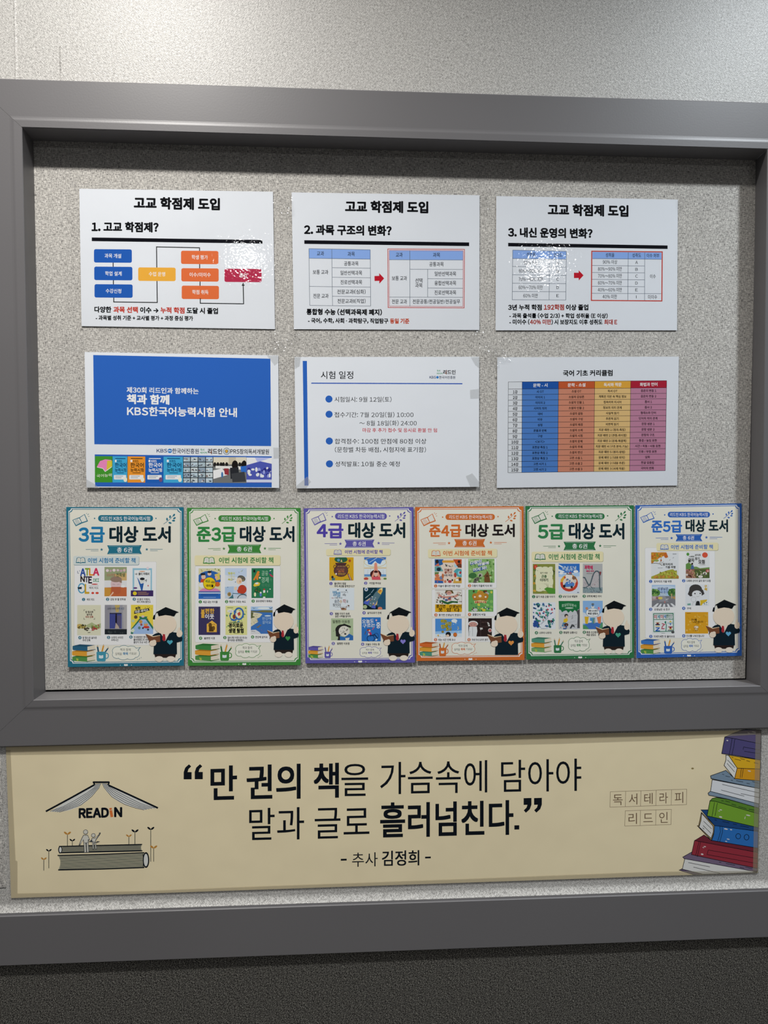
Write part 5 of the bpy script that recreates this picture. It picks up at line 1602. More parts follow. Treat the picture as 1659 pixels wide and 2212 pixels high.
poster('dark green bordered book list poster with a roller coaster cover, between orange and blue posters', 1120, 1080,
       [(88, 78), (1490, 68), (1485, 2037), (96, 2056)], '#2f6e44', '#327a4a', (472, 172, 1112, 250), (518, 1080, 210), ((435, 211), (1150, 205)),
       ('5급', 248, 592, 310, 505), (648, 1367, 305, 500), (580, 539, 997, 650), (693, 886, 595), ((522, 598), (1053, 592)),
       (168, 668, 1092, 800), (203, 692, 353, 776), (388, 1046, 733), [],
       [((183, 825, 472, 1210), '#7d8440', [('d', 40, ('#4f5f2c', '#8a9448', '#b88a34', '#5c6c34', '#3f4a28', '#c0963c'), .10, 30, (.02, .02, .98, .98)), ('e', .12, .10, .09, .08, '#b03c2c'), ('e', .12, .09, .04, .04, '#c85c44'), ('r', .14, .12, .88, .90, '#d2d2b2'), ('e', .3, .12, .12, .03, '#d2d2b2'), ('e', .55, .12, .12, .03, '#d2d2b2'), ('e', .8, .12, .09, .03, '#d2d2b2'), ('e', .14, .3, .03, .08, '#d2d2b2'), ('e', .14, .6, .03, .1, '#d2d2b2'), ('e', .88, .3, .03, .08, '#d2d2b2'), ('e', .88, .6, .03, .1, '#d2d2b2'), ('e', .3, .9, .12, .025, '#d2d2b2'),
            ('p', [(.50, .84), (.62, .78), (.84, .80), (1, .84), (1, 1), (.72, 1), (.60, .90)], '#4f8a34'), ('l', [(.66, .78), (.58, .66)], 3, '#4a5a2c'), ('l', [(.70, .78), (.66, .68)], 3, '#4a5a2c'), ('d', 12, ('#4a4a38', '#6a5a3c'), .02, 31, (.2, .14, .82, .88)), ('l', [(.32, .62), (.66, .62)], 3, '#7a7a5c'), ('r', .28, .24, .74, .66, '#d2d2b2'),
            ('t', '알기 쉬운', .33, .66, .30, .06, '#2f3a2c', .02), ('t', '곤충', .38, .62, .42, .10, '#2c5a34', .04), ('t', '이야기', .32, .68, .54, .10, '#24382c', .04)]),
        ((515, 822, 787, 1208), '#c6cdd6', [('r', 0, 0, 1, .30, '#2f68b4'), ('p', [(0, .02), (.22, .10), (.14, .12), (0, .06)], '#d0d8e0'), ('p', [(0, .18), (.3, .26), (.2, .30), (0, .26)], '#d0d8e0'), ('p', [(0, .30), (.5, .36), (1, .28), (1, .42), (0, .44)], '#9fbcd8'), ('e', .82, .26, .12, .045, '#dce2e8'), ('e', .12, .32, .09, .04, '#dce2e8'), ('e', .50, .64, .42, .29, '#cf9a34'), ('e', .50, .66, .42, .27, '#b8402f'), ('p', [(.10, .52), (.25, .44), (.3, .60), (.1, .62)], '#d0a43c'), ('e', .50, .64, .30, .20, '#cfc8bc'), ('e', .49, .42, .17, .09, '#d8d4d0'), ('p', [(.36, .36), (.40, .28), (.46, .33), (.56, .33), (.64, .28), (.64, .38)], '#6a6a70'), ('p', [(.48, .30), (.6, .28), (.56, .34)], '#b8344c'),
            ('p', [(.28, .68), (.40, .60), (.62, .60), (.76, .66), (.72, .76), (.34, .78)], '#4a78b8'), ('e', .27, .75, .06, .05, '#22262c'), ('e', .62, .78, .06, .04, '#2a3038'), ('e', .74, .48, .10, .06, '#7a5a44'), ('e', .78, .58, .07, .06, '#c8beb4'), ('d', 10, ('#a8703c', '#5a7aa0', '#e0dcd4', '#8a4a44'), .05, 32, (.36, .50, .74, .66)), ('e', .92, .96, .05, .012, '#4a5058'),
            ('t', '냥냥 도넛', .16, .84, .14, .12, '#c9d6e4', .02), ('t', '배달부', .32, .68, .22, .09, '#a9c0dc', .02)]),
        ((828, 822, 1082, 1203), '#a6a8a8', [('p', [(0, .47), (.10, .46), (.2, .58), (.34, .74), (.5, .46), (.62, .26), (.74, .24), (.86, .34), (.86, .82), (0, .82)], '#aba6a8'), ('d', 34, ('#b07a80', '#6a7478', '#c4c0c0', '#8a9498'), .02, 33, (.45, .36, .82, .78)), ('d', 16, ('#b07a80', '#8a8c90'), .02, 34, (.02, .62, .26, .76)), ('r', 0, .80, 1, .98, '#7f9094'), ('d', 60, ('#3f555c', '#5f757c', '#c8cccc', '#2f4048', '#9aa6a8'), .025, 35, (.02, .80, .98, .97)),
            ('l', [(0, .46), (.10, .47), (.18, .58), (.30, .73), (.36, .72), (.48, .46), (.56, .32), (.66, .25), (.76, .25), (.84, .32), (.85, .55), (.85, .82), (.9, .92)], 13, '#46575e'), ('l', [(0, .80), (.14, .80), (.30, .74), (.42, .60)], 8, '#46575e'), ('l', [(.34, .72), (.46, .80), (.6, .82)], 5, '#6a7a80'), ('p', [(.84, .26), (.94, .28), (.90, .40), (.86, .36)], '#7a3a3c'), ('t', '과학에', .08, .50, .115, .13, '#bf2f5c', .04, .13), ('t', '빠진 아이', .18, .56, .25, .06, '#bf2f5c', .03), ('l', [(.18, .33), (.5, .33)], 3, '#6a6a6c')]),
        ((180, 1320, 474, 1665), '#cfd4da', [('d', 95, ('#2f7468', '#3a5f8c', '#2a4a7c', '#4a9080', '#1f5c54', '#b54a58', '#24405c', '#3f8c74', '#8fb8b0'), .062, 36, (.03, .05, .97, .90)), ('p', [(.28, .88), (.70, .50), (.98, .34), (.98, .56), (.74, .66), (.44, .98)], '#cfd4da'), ('d', 10, ('#2a4a8c', '#1f5c54', '#2f7468'), .10, 37, (.06, .68, .26, .88)), ('d', 8, ('#1f5c54', '#2f7468', '#6a2430', '#24405c'), .08, 38, (.66, .66, .95, .9)), ('e', .86, .80, .06, .05, '#cfe0e8'), ('e', .86, .80, .035, .03, '#3a6c94'), ('l', [(.35, .98), (.66, .97)], 3, '#9a9ea2'), ('t', '나무야 나무야', .34, .68, .82, .06, '#3a4a6c', .01, .58)]),
        ((515, 1302, 787, 1667), '#b7b9bd', [('p', [(0, 0), (1, 0), (1, .28), (.92, .30), (.86, .38), (.76, .32), (.66, .40), (.56, .34), (.46, .42), (.36, .33), (.24, .36), (.16, .40), (.10, .32), (.02, .30)], '#1f6a3c'), ('p', [(.84, .36), (1, .28), (1, .96), (.88, .96), (.90, .5)], '#4a4a4e'), ('l', [(.66, .50), (.62, .64), (.68, .58)], 5, '#5c5e62'), ('l', [(.3, .6), (.86, .5)], 2.5, '#8a8c90'), ('l', [(.1, .5), (.3, .46)], 2.5, '#8a8c90'), ('l', [(.4, .78), (.8, .7)], 2.5, '#8a8c90'), ('p', [(.52, .96), (.62, .82), (.72, .84), (.78, .94), (.66, .90), (.58, .98)], '#3f4246'), ('l', [(.64, .88), (.86, .82)], 4, '#5c5e62'),
            ('e', .36, .52, .09, .065, '#3a3836'), ('e', .38, .56, .06, .05, '#c8b09c'), ('p', [(.24, .64), (.40, .60), (.44, .68), (.36, .76), (.22, .76)], '#d0ae2c'), ('p', [(.14, .90), (.2, .76), (.34, .76), (.28, .90)], '#4a80a8'), ('e', .36, .84, .10, .06, '#4a2e2c'), ('p', [(.2, 1), (.26, .88), (.40, .90), (.36, 1)], '#3c5c94'), ('d', 14, ('#e0e2e4', '#7c7e82', '#4a4a4c', '#cfae9c'), .03, 39, (.06, .78, .42, .98)), ('e', .50, .25, .20, .03, '#b0c4b4'),
            ('t', '콩알탄', .14, .50, .17, .10, '#a9cbb0', .01, .12), ('t', '삼총사', .50, .84, .12, .10, '#a9cbb0', .01, .18), ('l', [(.32, .25), (.68, .25)], 4, '#5a7a64')]),
        ((827, 1300, 1083, 1665), '#7fa6d0', [('p', [(0, .40), (.2, .46), (.5, .56), (.8, .48), (1, .38), (1, .80), (0, .80)], '#c2cbd4'), ('p', [(0, .86), (.3, .78), (1, .76), (1, 1), (0, 1)], '#3f6cb0'), ('p', [(0, .84), (.16, .88), (.32, 1), (0, 1)], '#4a8a5c'), ('p', [(.8, 1), (.9, .80), (1, .76), (1, 1)], '#4f8c68'), ('e', .20, .27, .07, .05, '#b8825c'), ('e', .82, .28, .06, .06, '#d0a0ac'), ('p', [(.74, .28), (.79, .20), (.84, .28)], '#c05c74'), ('e', .50, .22, .08, .04, '#d8d4cc'), ('e', .50, .12, .07, .03, '#6a5f3c'), ('e', .50, .16, .04, .05, '#4a6a8c'), ('p', [(.08, .56), (.30, .56), (.24, .82), (.12, .80)], '#c9a52c'), ('p', [(.70, .58), (.92, .54), (.90, .80), (.78, .80)], '#c9784c'), ('r', .36, .60, .62, .78, '#4a86b8'), ('e', .39, .74, .06, .03, '#d8d4c8'), ('r', .50, .60, .56, .80, '#5c8a6c'), ('e', .60, .72, .03, .08, '#a8a08c'),
            ('e', .50, .42, .35, .165, '#5a6a7c'), ('e', .50, .42, .335, .155, '#d6dadd'), ('t', '콩콩 산신령의', .28, .74, .355, .065, '#2a2c30', .03), ('t', '속담 상담소', .25, .77, .45, .075, '#1f2124', .045), ('l', [(.44, .53), (.58, .53)], 3, '#8a8c90')])],
       [((193, 1247), 225, 467, ['알기 쉬운 곤충 이야기']), ((537, 1244), 568, 758, ['냥냥 도넛 배달부']), ((845, 1241), 876, 1068, ['과학에 빠진 아이']),
        ((228, 1712), 262, 421, ['나무야 나무야']), ((542, 1708), 575, 753, ['콩알탄 삼총사2']), ((845, 1705), 872, 1020, ['콩콩 산신령의', '속담 상담소'])],
       (985, 1298, 1432, 1980), True, (160, 1768, 432, 1962), (('#4f8a74', '#3f705c'), YL, ('#6f9a64', '#557c4c'), True), (450, 1870, 582, 1972), 1773, (775, 1860, 138, 92), (166, 150, 384, 312), (1248, 143, 1388, 272), '#4a9a80', rise=-.004)

poster('blue bordered book list poster, nearest the right frame edge', 1350, 1070,
       [(133, 128), (1507, 103), (1498, 2068), (140, 2098)], '#2f5ca8', '#2f66b4', (552, 212, 1098, 285), (582, 1068, 248), ((512, 253), (1137, 241)),
       ('준5급', 338, 738, 325, 477), (780, 1330, 317, 467), (652, 503, 998, 594), (745, 890, 548), ((600, 552), (1050, 543)),
       (405, 616, 1202, 716), (450, 633, 564, 703), (592, 1132, 666), [(255, 675, 1160, 1842)],
       [((335, 735, 690, 1075), '#cfd2d4', [('p', [(0, 0), (.56, 0), (.54, .10), (.42, .16), (.36, .10), (.30, .22), (.14, .32), (.05, .42), (0, .40)], '#b8762c'), ('d', 40, ('#c8862c', '#a86a24', '#d09a3c', '#8a8a34', '#b0542c'), .05, 40, (.01, .01, .40, .34)), ('p', [(.46, .06), (.56, .02), (.62, .18), (.54, .22), (.48, .18)], '#b8602c'), ('e', .18, .31, .10, .04, '#8a9a54'), ('l', [(0, .42), (.18, .41), (.32, .44), (.40, .50)], 6, '#6a6258'), ('l', [(.32, .44), (.46, .35)], 4, '#8a8478'), ('l', [(.36, .20), (.36, .34), (.30, .42)], 5, '#8a7a5c'), ('l', [(.66, .30), (.70, .27)], 4, '#7a7c80'), ('l', [(.78, .22), (.83, .19)], 4, '#7a7c80'),
            ('p', [(0, .92), (.2, .84), (.36, .76), (.60, .68), (.78, .64), (.9, .72), (.92, .82), (1, .90), (1, 1), (0, 1)], '#9a9a3c'), ('d', 46, ('#a8a844', '#8a8a34', '#b0b050', '#a0703c', '#7c7c30', '#a89a3c'), .05, 41, (.30, .70, .92, .97)), ('d', 20, ('#a8743c', '#b8863c', '#8a7a34'), .05, 42, (.02, .90, .98, .98)), ('t', '잠자리의', .42, .78, .45, .09, '#33302e', .01), ('t', '가을 여행', .52, .88, .56, .09, '#33302e', .01), ('l', [(.78, .06), (.92, .06)], 4, '#7a7c80'), ('l', [(.24, .585), (.42, .585)], 3, '#9a9c9e')]),
        ((782, 733, 1088, 1068), '#d2d4d4', [('e', .09, .08, .06, .06, '#4f8a3c'), ('e', .81, .11, .12, .105, '#c8523c'), ('p', [(0, .46), (.12, .40), (.24, .46), (.30, .56), (.46, .56), (.60, .62), (1, .58), (1, .66), (0, .68)], '#6a8a4c'), ('e', .10, .54, .12, .10, '#5c8444'), ('p', [(.20, .66), (.24, .50), (.32, .50), (.36, .66)], '#4a6490'), ('e', .27, .45, .04, .045, '#3a2e2c'), ('r', 0, .65, 1, 1, '#6a5440'), ('p', [(0, .66), (.36, .66), (.34, .84), (.40, 1), (0, 1)], '#8a6450'), ('p', [(.36, .68), (1, .66), (1, 1), (.46, 1)], '#4a5a34'), ('l', [(.26, .72), (.38, .80), (.32, .90), (.40, .98)], 9, '#a89468'), ('l', [(.44, .76), (.5, .84), (.44, .92)], 7, '#8a9a54'), ('l', [(.56, .7), (.66, .78), (.6, .88)], 6, '#8a9a54'), ('e', .92, .72, .08, .06, '#b05a58'), ('d', 16, ('#cfc4bc', '#5a3a44', '#b07a70', '#4a3028'), .05, 43, (.03, .68, .3, .98)), ('e', .62, .94, .10, .05, '#d4cfc8'), ('e', .80, .82, .09, .06, '#d4cfc8'), ('e', .80, .84, .03, .04, '#3a2e34'), ('d', 14, ('#c8c0b4', '#6a7a44', '#3a4428'), .04, 44, (.46, .70, .95, .97)),
            ('t', '나래와', .14, .36, .17, .06, '#3a3634', .02), ('t', '산이의', .38, .62, .11, .08, '#3a3634', .02), ('t', '글자', .09, .36, .31, .15, '#2e2a28', .03), ('t', '찾기', .39, .58, .25, .11, '#2e2a28', .02), ('t', '모험', .53, .80, .37, .15, '#2e2a28', .03), ('l', [(.57, .48), (.82, .485)], 4, '#7a7470')]),
        ((342, 1155, 645, 1438), '#9fb8d4', [('e', .5, .12, .5, .08, '#b8c8d8'), ('e', .14, .36, .22, .17, '#4f7a3c'), ('e', .90, .36, .22, .20, '#3f6a34'), ('d', 24, ('#6a8f4c', '#3f6a34', '#86a85c', '#2f5430'), .06, 45, (.0, .22, .34, .5)), ('d', 20, ('#6a8f4c', '#3f6a34', '#2f5430'), .06, 46, (.74, .22, 1, .5)), ('p', [(.34, .36), (.62, .36), (.58, .52), (.38, .52)], '#a9bac8'), ('p', [(0, .52), (1, .50), (1, 1), (0, 1)], '#74757a'), ('p', [(.42, .50), (.55, .50), (.72, .76), (.30, .76)], '#8a8b90'), ('p', [(0, .52), (.40, .50), (.2, .68), (0, .72)], '#9a8a88'), ('e', .36, .60, .10, .06, '#c8b85c'), ('e', .10, .58, .08, .06, '#b0a4a4'), ('e', .22, .60, .05, .05, '#8a5a5c'), ('r', .82, .40, .87, .62, '#b09a6c'), ('p', [(.88, .54), (1, .52), (1, .66), (.9, .62)], '#a88a54'),
            ('p', [(.22, .84), (.30, .84), (.18, 1), (.04, 1)], '#d0d2d4'), ('p', [(.36, .86), (.42, .86), (.38, 1), (.26, 1)], '#d0d2d4'), ('p', [(.50, .87), (.56, .87), (.57, 1), (.46, 1)], '#d0d2d4'), ('p', [(.64, .86), (.70, .86), (.78, 1), (.68, 1)], '#d0d2d4'), ('p', [(.78, .84), (.86, .84), (1, .96), (1, 1), (.9, 1)], '#d0d2d4'), ('p', [(.58, .66), (.70, .62), (.72, .64), (.60, .68)], '#c8cacc'), ('e', .55, .78, .03, .05, '#a8706c'), ('t', '선생님은', .24, .70, .17, .13, '#4a5a84', .01), ('t', '내 친구', .36, .70, .33, .11, '#5a6a94', .01)]),
        ((775, 1148, 1083, 1425), '#d0d3d6', [('e', .43, .24, .27, .24, '#3e3c3b'), ('p', [(.10, .46), (.18, .22), (.34, .18), (.30, .54), (.20, .56)], '#3e3c3b'), ('p', [(.60, .18), (.74, .26), (.80, .44), (.70, .52), (.66, .5)], '#3e3c3b'), ('e', .48, .46, .205, .18, '#cfd2d4'), ('p', [(.27, .34), (.30, .16), (.66, .14), (.69, .32), (.5, .27)], '#3e3c3b'), ('e', .40, .43, .03, .03, '#26221f'), ('e', .62, .42, .03, .03, '#26221f'), ('l', [(.46, .56), (.52, .57), (.58, .55)], 3, '#8a8a8c'), ('c', .34, .70, .10, .12, 2.5, '#9a9c9e'), ('l', [(.28, .98), (.34, .80)], 3, '#8a8c90'), ('l', [(.44, .74), (.42, .98)], 3, '#8a8c90'), ('p', [(.46, .80), (.50, .77), (.58, .78), (.62, .98), (.42, .98)], '#26282a'), ('p', [(.62, .74), (.92, .70), (.92, .98), (.62, .98)], '#d4d8d8'), ('p', [(.62, .74), (.92, .70), (.88, .80), (.74, .88), (.68, .98), (.62, .98)], '#c9a92c'), ('d', 9, ('#2a4a4c', '#244444'), .025, 47, (.74, .80, .92, .97)), ('p', [(.08, .90), (.22, .88), (.22, .97), (.08, .97)], '#6a9a8c'),
            ('t', '구', .79, .91, .09, .12, '#c9a41f', .05), ('t', '석', .79, .91, .225, .14, '#c9a41f', .05)]),
        ((345, 1508, 640, 1785), '#cdd2d2', [('p', [(.05, .06), (.93, .05), (.93, .12), (.05, .13)], '#3a7a5c'), ('l', [(.06, .06), (.92, .05), (.93, .88), (.07, .90), (.06, .06)], 9, '#2f7054'), ('l', [(.06, .34), (.93, .32)], 8, '#2f7054'), ('r', .08, .075, .90, .11, '#cdd2d2'), ('e', .24, .48, .11, .015, '#c8b44c'), ('r', .19, .48, .29, .56, '#7a3038'), ('r', .14, .55, .34, .60, '#22303c'), ('r', .13, .64, .33, .67, '#d0b04c'), ('p', [(.15, .70), (.33, .70), (.33, .74), (.23, .84), (.34, .84), (.34, .88), (.14, .88), (.14, .84), (.26, .74), (.15, .74)], '#2f5ca8'),
            ('l', [(.42, .52), (.54, .56), (.44, .66), (.42, .76), (.54, .76)], 12, '#a8485c'), ('l', [(.58, .46), (.62, .60), (.60, .88)], 10, '#2f7a64'), ('e', .58, .46, .04, .05, '#2f7a64'), ('p', [(.74, .46), (.80, .38), (.86, .46)], '#c8b03c'), ('l', [(.66, .50), (.94, .50)], 6, '#4a8aa0'), ('p', [(.76, .52), (.84, .52), (.80, .62)], '#3a6cb0'), ('r', .70, .66, .90, .70, '#8a2c34'), ('r', .76, .70, .84, .76, '#8a2c34'), ('e', .80, .78, .08, .02, '#c8b83c'), ('r', .68, .82, .92, .85, '#3a4044'), ('e', .90, .92, .07, .06, '#4a4a4c'), ('l', [(.40, .97), (.56, .97)], 4, '#7a7c7c'), ('l', [(.2, .12), (.2, .32)], 3, '#2f7054'), ('l', [(.34, .12), (.34, .32)], 3, '#2f7054'), ('l', [(.49, .12), (.49, .32)], 3, '#2f7054'), ('l', [(.62, .12), (.62, .32)], 3, '#2f7054'), ('l', [(.76, .12), (.76, .32)], 3, '#2f7054'),
            ('t', '미', .09, .20, .21, .16, '#b8404c', .02), ('t', '세', .23, .34, .20, .16, '#4a8a9c', .02), ('t', '미', .37, .48, .20, .16, '#b8404c', .02), ('t', '세', .50, .61, .19, .16, '#4a7ab0', .02), ('t', '한', .63, .74, .18, .16, '#2f6a4c', .02), ('t', '맛', .77, .89, .18, .16, '#6a6c70', 0)]),
        ((770, 1505, 1068, 1782), '#cb9425', [('d', 34, ('#d4a848', '#c9a040', '#d8b05c', '#bf8a20'), .045, 48, (.06, .10, .95, .95)), ('e', .48, .70, .11, .07, '#5a4424'), ('e', .48, .70, .10, .06, '#d8cab0'), ('e', .43, .72, .025, .02, '#b04a44'), ('e', .48, .80, .08, .05, '#5a4424'), ('e', .48, .80, .07, .04, '#d0b078'), ('l', [(.44, .85), (.44, .90)], 4, '#5a4424'), ('l', [(.53, .85), (.53, .89)], 4, '#5a4424'), ('l', [(.08, .06), (.24, .055)], 4, '#6a4c1c'), ('t', '인사를', .27, .50, .35, .09, '#4a3616', .01), ('t', '나눠드립니다', .33, .78, .46, .09, '#4a3616', .01, .44), ('l', [(.46, .54), (.60, .535)], 4, '#6a4c1c')])],
       [((328, 1110), 370, 597, ['잠자리의 가을 여행']), ((754, 1102), 790, 1100, ['나래와 산이의 글자 찾기 모험']), ((327, 1470), 372, 573, ['선생님은 내 친구']),
        ((753, 1457), 793, 846, ['구석']), ((327, 1818), 365, 637, ['미세미세한 맛 플라수프']), ((752, 1811), 785, 1016, ['인사를 나눠드립니다'])],
       (1035, 1345, 1476, 2023), True, (195, 1850, 457, 2043), (('#3d70b4', '#2f5a98'), YL, GR, True), (496, 1940, 636, 2042), 1850, (848, 1930, 130, 86), (196, 212, 398, 358), (1272, 192, 1392, 300), '#5f9fc4', rise=-.008)


KB = 1659 / 450.0
KD = 1659 / 409.0
s = Sheet('wall_banner', 'long cream paper banner with bold black quotation and drawn books, taped below the board', 'banner', 0, 0, 1.0,
          [(12.8, 1613.2), (1643.5, 1576.8), (1637, 1885), (24, 1940)], ZW + .0012)
paper(s, M_BANNER)
INK = '#10151c'
s.view(0, 1580, KB)
p = Part(s, 'roof_emblem', 1, label='open book drawn as a roof', auto=True)
WP = '#cfd0cc'
p.poly([(766, 420), (805, 412), (790, 450), (745, 505), (700, 548), (650, 585), (600, 610), (560, 625), (475, 643), (400, 638), (560, 535)], WP)
p.poly([(812, 412), (845, 416), (870, 432), (1060, 525), (1245, 612), (1200, 615), (1145, 626), (1040, 600), (960, 568), (900, 530), (850, 480), (828, 445)], WP)
for k in range(5):
    t = k / 4.0
    p.line([(770 + 33 * t, 412), (752 + 36 * t, 446 + 4 * t), (690 + 40 * t, 492 + 26 * t), (590 + 55 * t, 553 + 32 * t), (505 + 30 * t, 598 + 25 * t), (400 + 72 * t, 635 + 8 * t)], 3.5, '#1d2430')
    p.line([(846 - 33 * t, 412), (868 - 38 * t, 440 + 8 * t), (930 - 40 * t, 478 + 42 * t), (1030 - 40 * t, 530 + 50 * t), (1120 - 40 * t, 575 + 35 * t), (1232 - 85 * t, 610 + 15 * t)], 3.5, '#1d2430')
p.line([(365, 637), (560, 532), (752, 425)], 14, INK)
p.line([(864, 428), (1060, 518), (1258, 610)], 14, INK)
p.rr(738, 397, 874, 411, 6, INK)
p.line([(743, 405), (757, 424)], 12, INK)
p.line([(870, 405), (860, 426)], 12, INK)
p = Part(s, 'logo_text', 1)
p.text('READ', 626, 868, 652, 70, INK, 646, bold=.06, latin=True, res=4)
p.text('N', 908, 974, 643, 70, INK, bold=.06, latin=True, res=4)
q = p.sub('logo_book', label='orange letter shaped like a book')
q.poly([(871, 630), (893, 626), (902, 680), (881, 684)], '#d0713a')
q.poly([(870, 611), (889, 607), (892, 622), (872, 626)], '#d0713a')
for x, y0, y1, c in ((537, 800, 910, 'o'), (576, 857, 910, 'k'), (1026, 822, 899, 'o'), (1075, 782, 898, 'k'), (1201, 762, 1037, 'k'), (1224, 910, 1037, 'o'),
                     (389, 938, 1090, 'k'), (349, 1005, 1108, 'o')):
    p = Part(s, 'sprout', 1)
    m = .8 if x in (576, 1026, 349, 389) else 1.0
    p.line([(x, y0 + 22 * m), (x, y1)], 5, '#3b3d38')
    c = '#b5813a' if c == 'o' else INK
    p.ell(x - 14 * m, y0 + 10 * m, 17 * m, 7.5 * m, c, 14, 38)
    p.ell(x + 14 * m, y0 + 10 * m, 17 * m, 7.5 * m, c, 14, -38)
p = Part(s, 'book_drawing', 1, auto=True, label='thick striped book in black line')
p.poly([(462, 987), (1150, 968), (1160, 1080), (465, 1102), (480, 1060), (482, 1030)], '#a9a68f')
for k in range(13):
    t = (k + .5) / 13
    p.line([(472 + 8 * math.sin(t * 3), 992 + 108 * t), (1146, 974 + 105 * t)], 3.2, '#33383c')
    p.lay -= .4
p.lay += .4
p.line([(458, 988), (800, 979), (1150, 966)], 9, INK)
p.line([(463, 1103), (800, 1096), (1150, 1084)], 10, INK)
p.ell(1163, 1024, 26, 63, INK, 24)
p.ell(1162, 1024, 17, 50, '#cfd0cc', 24)
p.line([(1138, 975), (1143, 1020), (1140, 1078)], 5, INK)
p = Part(s, 'book_drawing', 1, auto=True, label='thin striped book in black line')
p.poly([(480, 918), (1132, 902), (1120, 925), (1132, 950), (480, 966)], '#a9a68f')
for k in range(8):
    t = (k + .5) / 8
    p.line([(496, 920 + 44 * t), (1124, 904 + 44 * t)], 3, '#33383c')
    p.lay -= .4
p.lay += .4
p.line([(470, 916), (1132, 900)], 9, INK)
p.line([(470, 967), (1134, 951)], 9, INK)
p.ell(480, 942, 17, 30, INK, 20)
p.ell(481, 942, 10, 22, '#cfd0cc', 20)
p = Part(s, 'seated_figure', 30, auto=True, label='large white outlined figure sitting on the drawn books')
OL, FW = '#3a4047', '#c9c7bc'
p.ell(682, 800, 19, 19, OL).ell(682, 800, 15.5, 15.5, FW)
p.poly([(664, 824), (700, 824), (716, 862), (706, 868), (705, 885), (710, 962), (690, 964), (688, 900), (684, 900), (690, 964), (670, 965), (666, 885), (660, 862), (640, 902), (628, 908), (630, 898), (650, 850)], OL)
p.poly([(667, 828), (698, 828), (712, 862), (701, 858), (701, 885), (706, 958), (694, 960), (691, 888), (681, 888), (686, 960), (674, 961), (670, 885), (666, 858), (638, 898), (634, 900), (655, 850)], FW)
p.line([(671, 888), (702, 884)], 3, OL)
p = Part(s, 'seated_figure', 30, auto=True, label='small white outlined figure waving beside the large one')
p.ell(744, 827, 17, 17, OL).ell(744, 827, 13.5, 13.5, FW)
p.poly([(732, 848), (758, 848), (790, 816), (788, 808), (800, 803), (802, 812), (764, 866), (762, 876), (772, 936), (760, 938), (752, 888), (749, 888), (750, 938), (738, 939), (734, 876), (722, 878), (718, 870), (728, 862)], OL)
p.poly([(735, 851), (759, 851), (792, 818), (797, 808), (760, 864), (759, 876), (768, 932), (762, 934), (755, 885), (744, 885), (746, 934), (741, 935), (737, 876), (733, 862)], FW)
p.line([(708, 876), (740, 878), (770, 884), (792, 876), (770, 876)], 5, OL)
s.view(380, 1600, KB)
Part(s, 'quote_mark', 1).poly([(62, 308), (62, 250), (74, 215), (104, 188), (122, 205), (100, 226), (93, 250), (125, 250), (125, 308)], INK)
Part(s, 'quote_mark', 1).poly([(150, 307), (150, 249), (162, 214), (192, 187), (210, 204), (188, 225), (181, 249), (214, 249), (214, 307)], INK)
p = Part(s, 'quote_text', 1)
p.text('만 권의 책', 275, 1298, 340, 268, INK, 314, bold=.020, res=5)
p.text('을', 1318, 1531, 313, 262, INK, 310, bold=-.002, res=5)
p.text('말과', 583, 1021, 667, 256, INK, 656, res=5)
p.text('글로', 1105, 1541, 656, 256, INK, 645, res=5)
a = Part(s, 'author_text', 1)
a.rect(1313, 941, 1360, 956, INK, -.03)
a.text('추사', 1403, 1607, 949, 112, INK, 944, res=4)
s.view(820, 1600, KB)
p.text('가슴속에', 4, 857, 300, 256, INK, 283, res=5)
p.text('담아야', 967, 1606, 283, 256, INK, 270, res=5)
p.text('흘러넘친다', 4, 1066, 636, 266, INK, 610, bold=.020, res=5)
p.rect(1073, 674, 1112, 708, INK, -.02)
for dx, dy in ((0, 0), (83, -1)):
    Part(s, 'quote_mark', 1).poly([(1147 + dx, 458 + dy), (1209 + dx, 456 + dy), (1209 + dx, 510 + dy), (1196 + dx, 546 + dy), (1165 + dx, 574 + dy), (1148 + dx, 555 + dy), (1170 + dx, 533 + dy), (1177 + dx, 511 + dy), (1147 + dx, 512 + dy)], INK)
a.text('김정희', 18, 316, 938, 118, INK, 932, bold=.016, res=4)
a.rect(362, 924, 408, 938, INK, -.03)
s.view(1250, 1560, KD)
BR = '#6f5a45'
for chars, tl, tr, br, bl in (('독서테라피', (278, 610), (947, 587), (945, 722), (274, 745)), ('리드인', (408, 777), (812, 764), (809, 897), (404, 910))):
    g = Part(s, 'letter_grid', 1, label='thin brown squares each holding one letter')
    n = len(chars)
    g.line([tl, tr, br, bl], 3, BR, True)
    for i in range(1, n):
        g.line([seg(tl, tr, i / n), seg(bl, br, i / n)], 3, BR)
    t = g.sub('letter_text')
    for i, ch in enumerate(chars):
        u = (i + .5) / n
        c0 = seg(seg(tl, tr, u), seg(bl, br, u), .52)
        wd = 84 if ch in '독드' else 74
        t.text(ch, c0[0] - wd / 2, c0[0] + wd / 2, c0[1] + 1, 96, BR, c0[1] - 1, res=4)


def book(label, faces, lines, marks=()):
    p = Part(s, 'book_drawing', p_lay[0], label=label, auto=True)
    for pts, c in faces:
        p.poly(pts, c)
        p.line(pts, 5, INK, True)
    for q in lines:
        p.line(q, 4, INK)
        p.lay -= .4
    p.lay += .4
    for x, y, w, h in marks:
        p.ell(x, y, w, h, '#c9c4c4', 10, 12)
        p.lay -= .4
    p_lay[0] = p.lay + 1
    return p


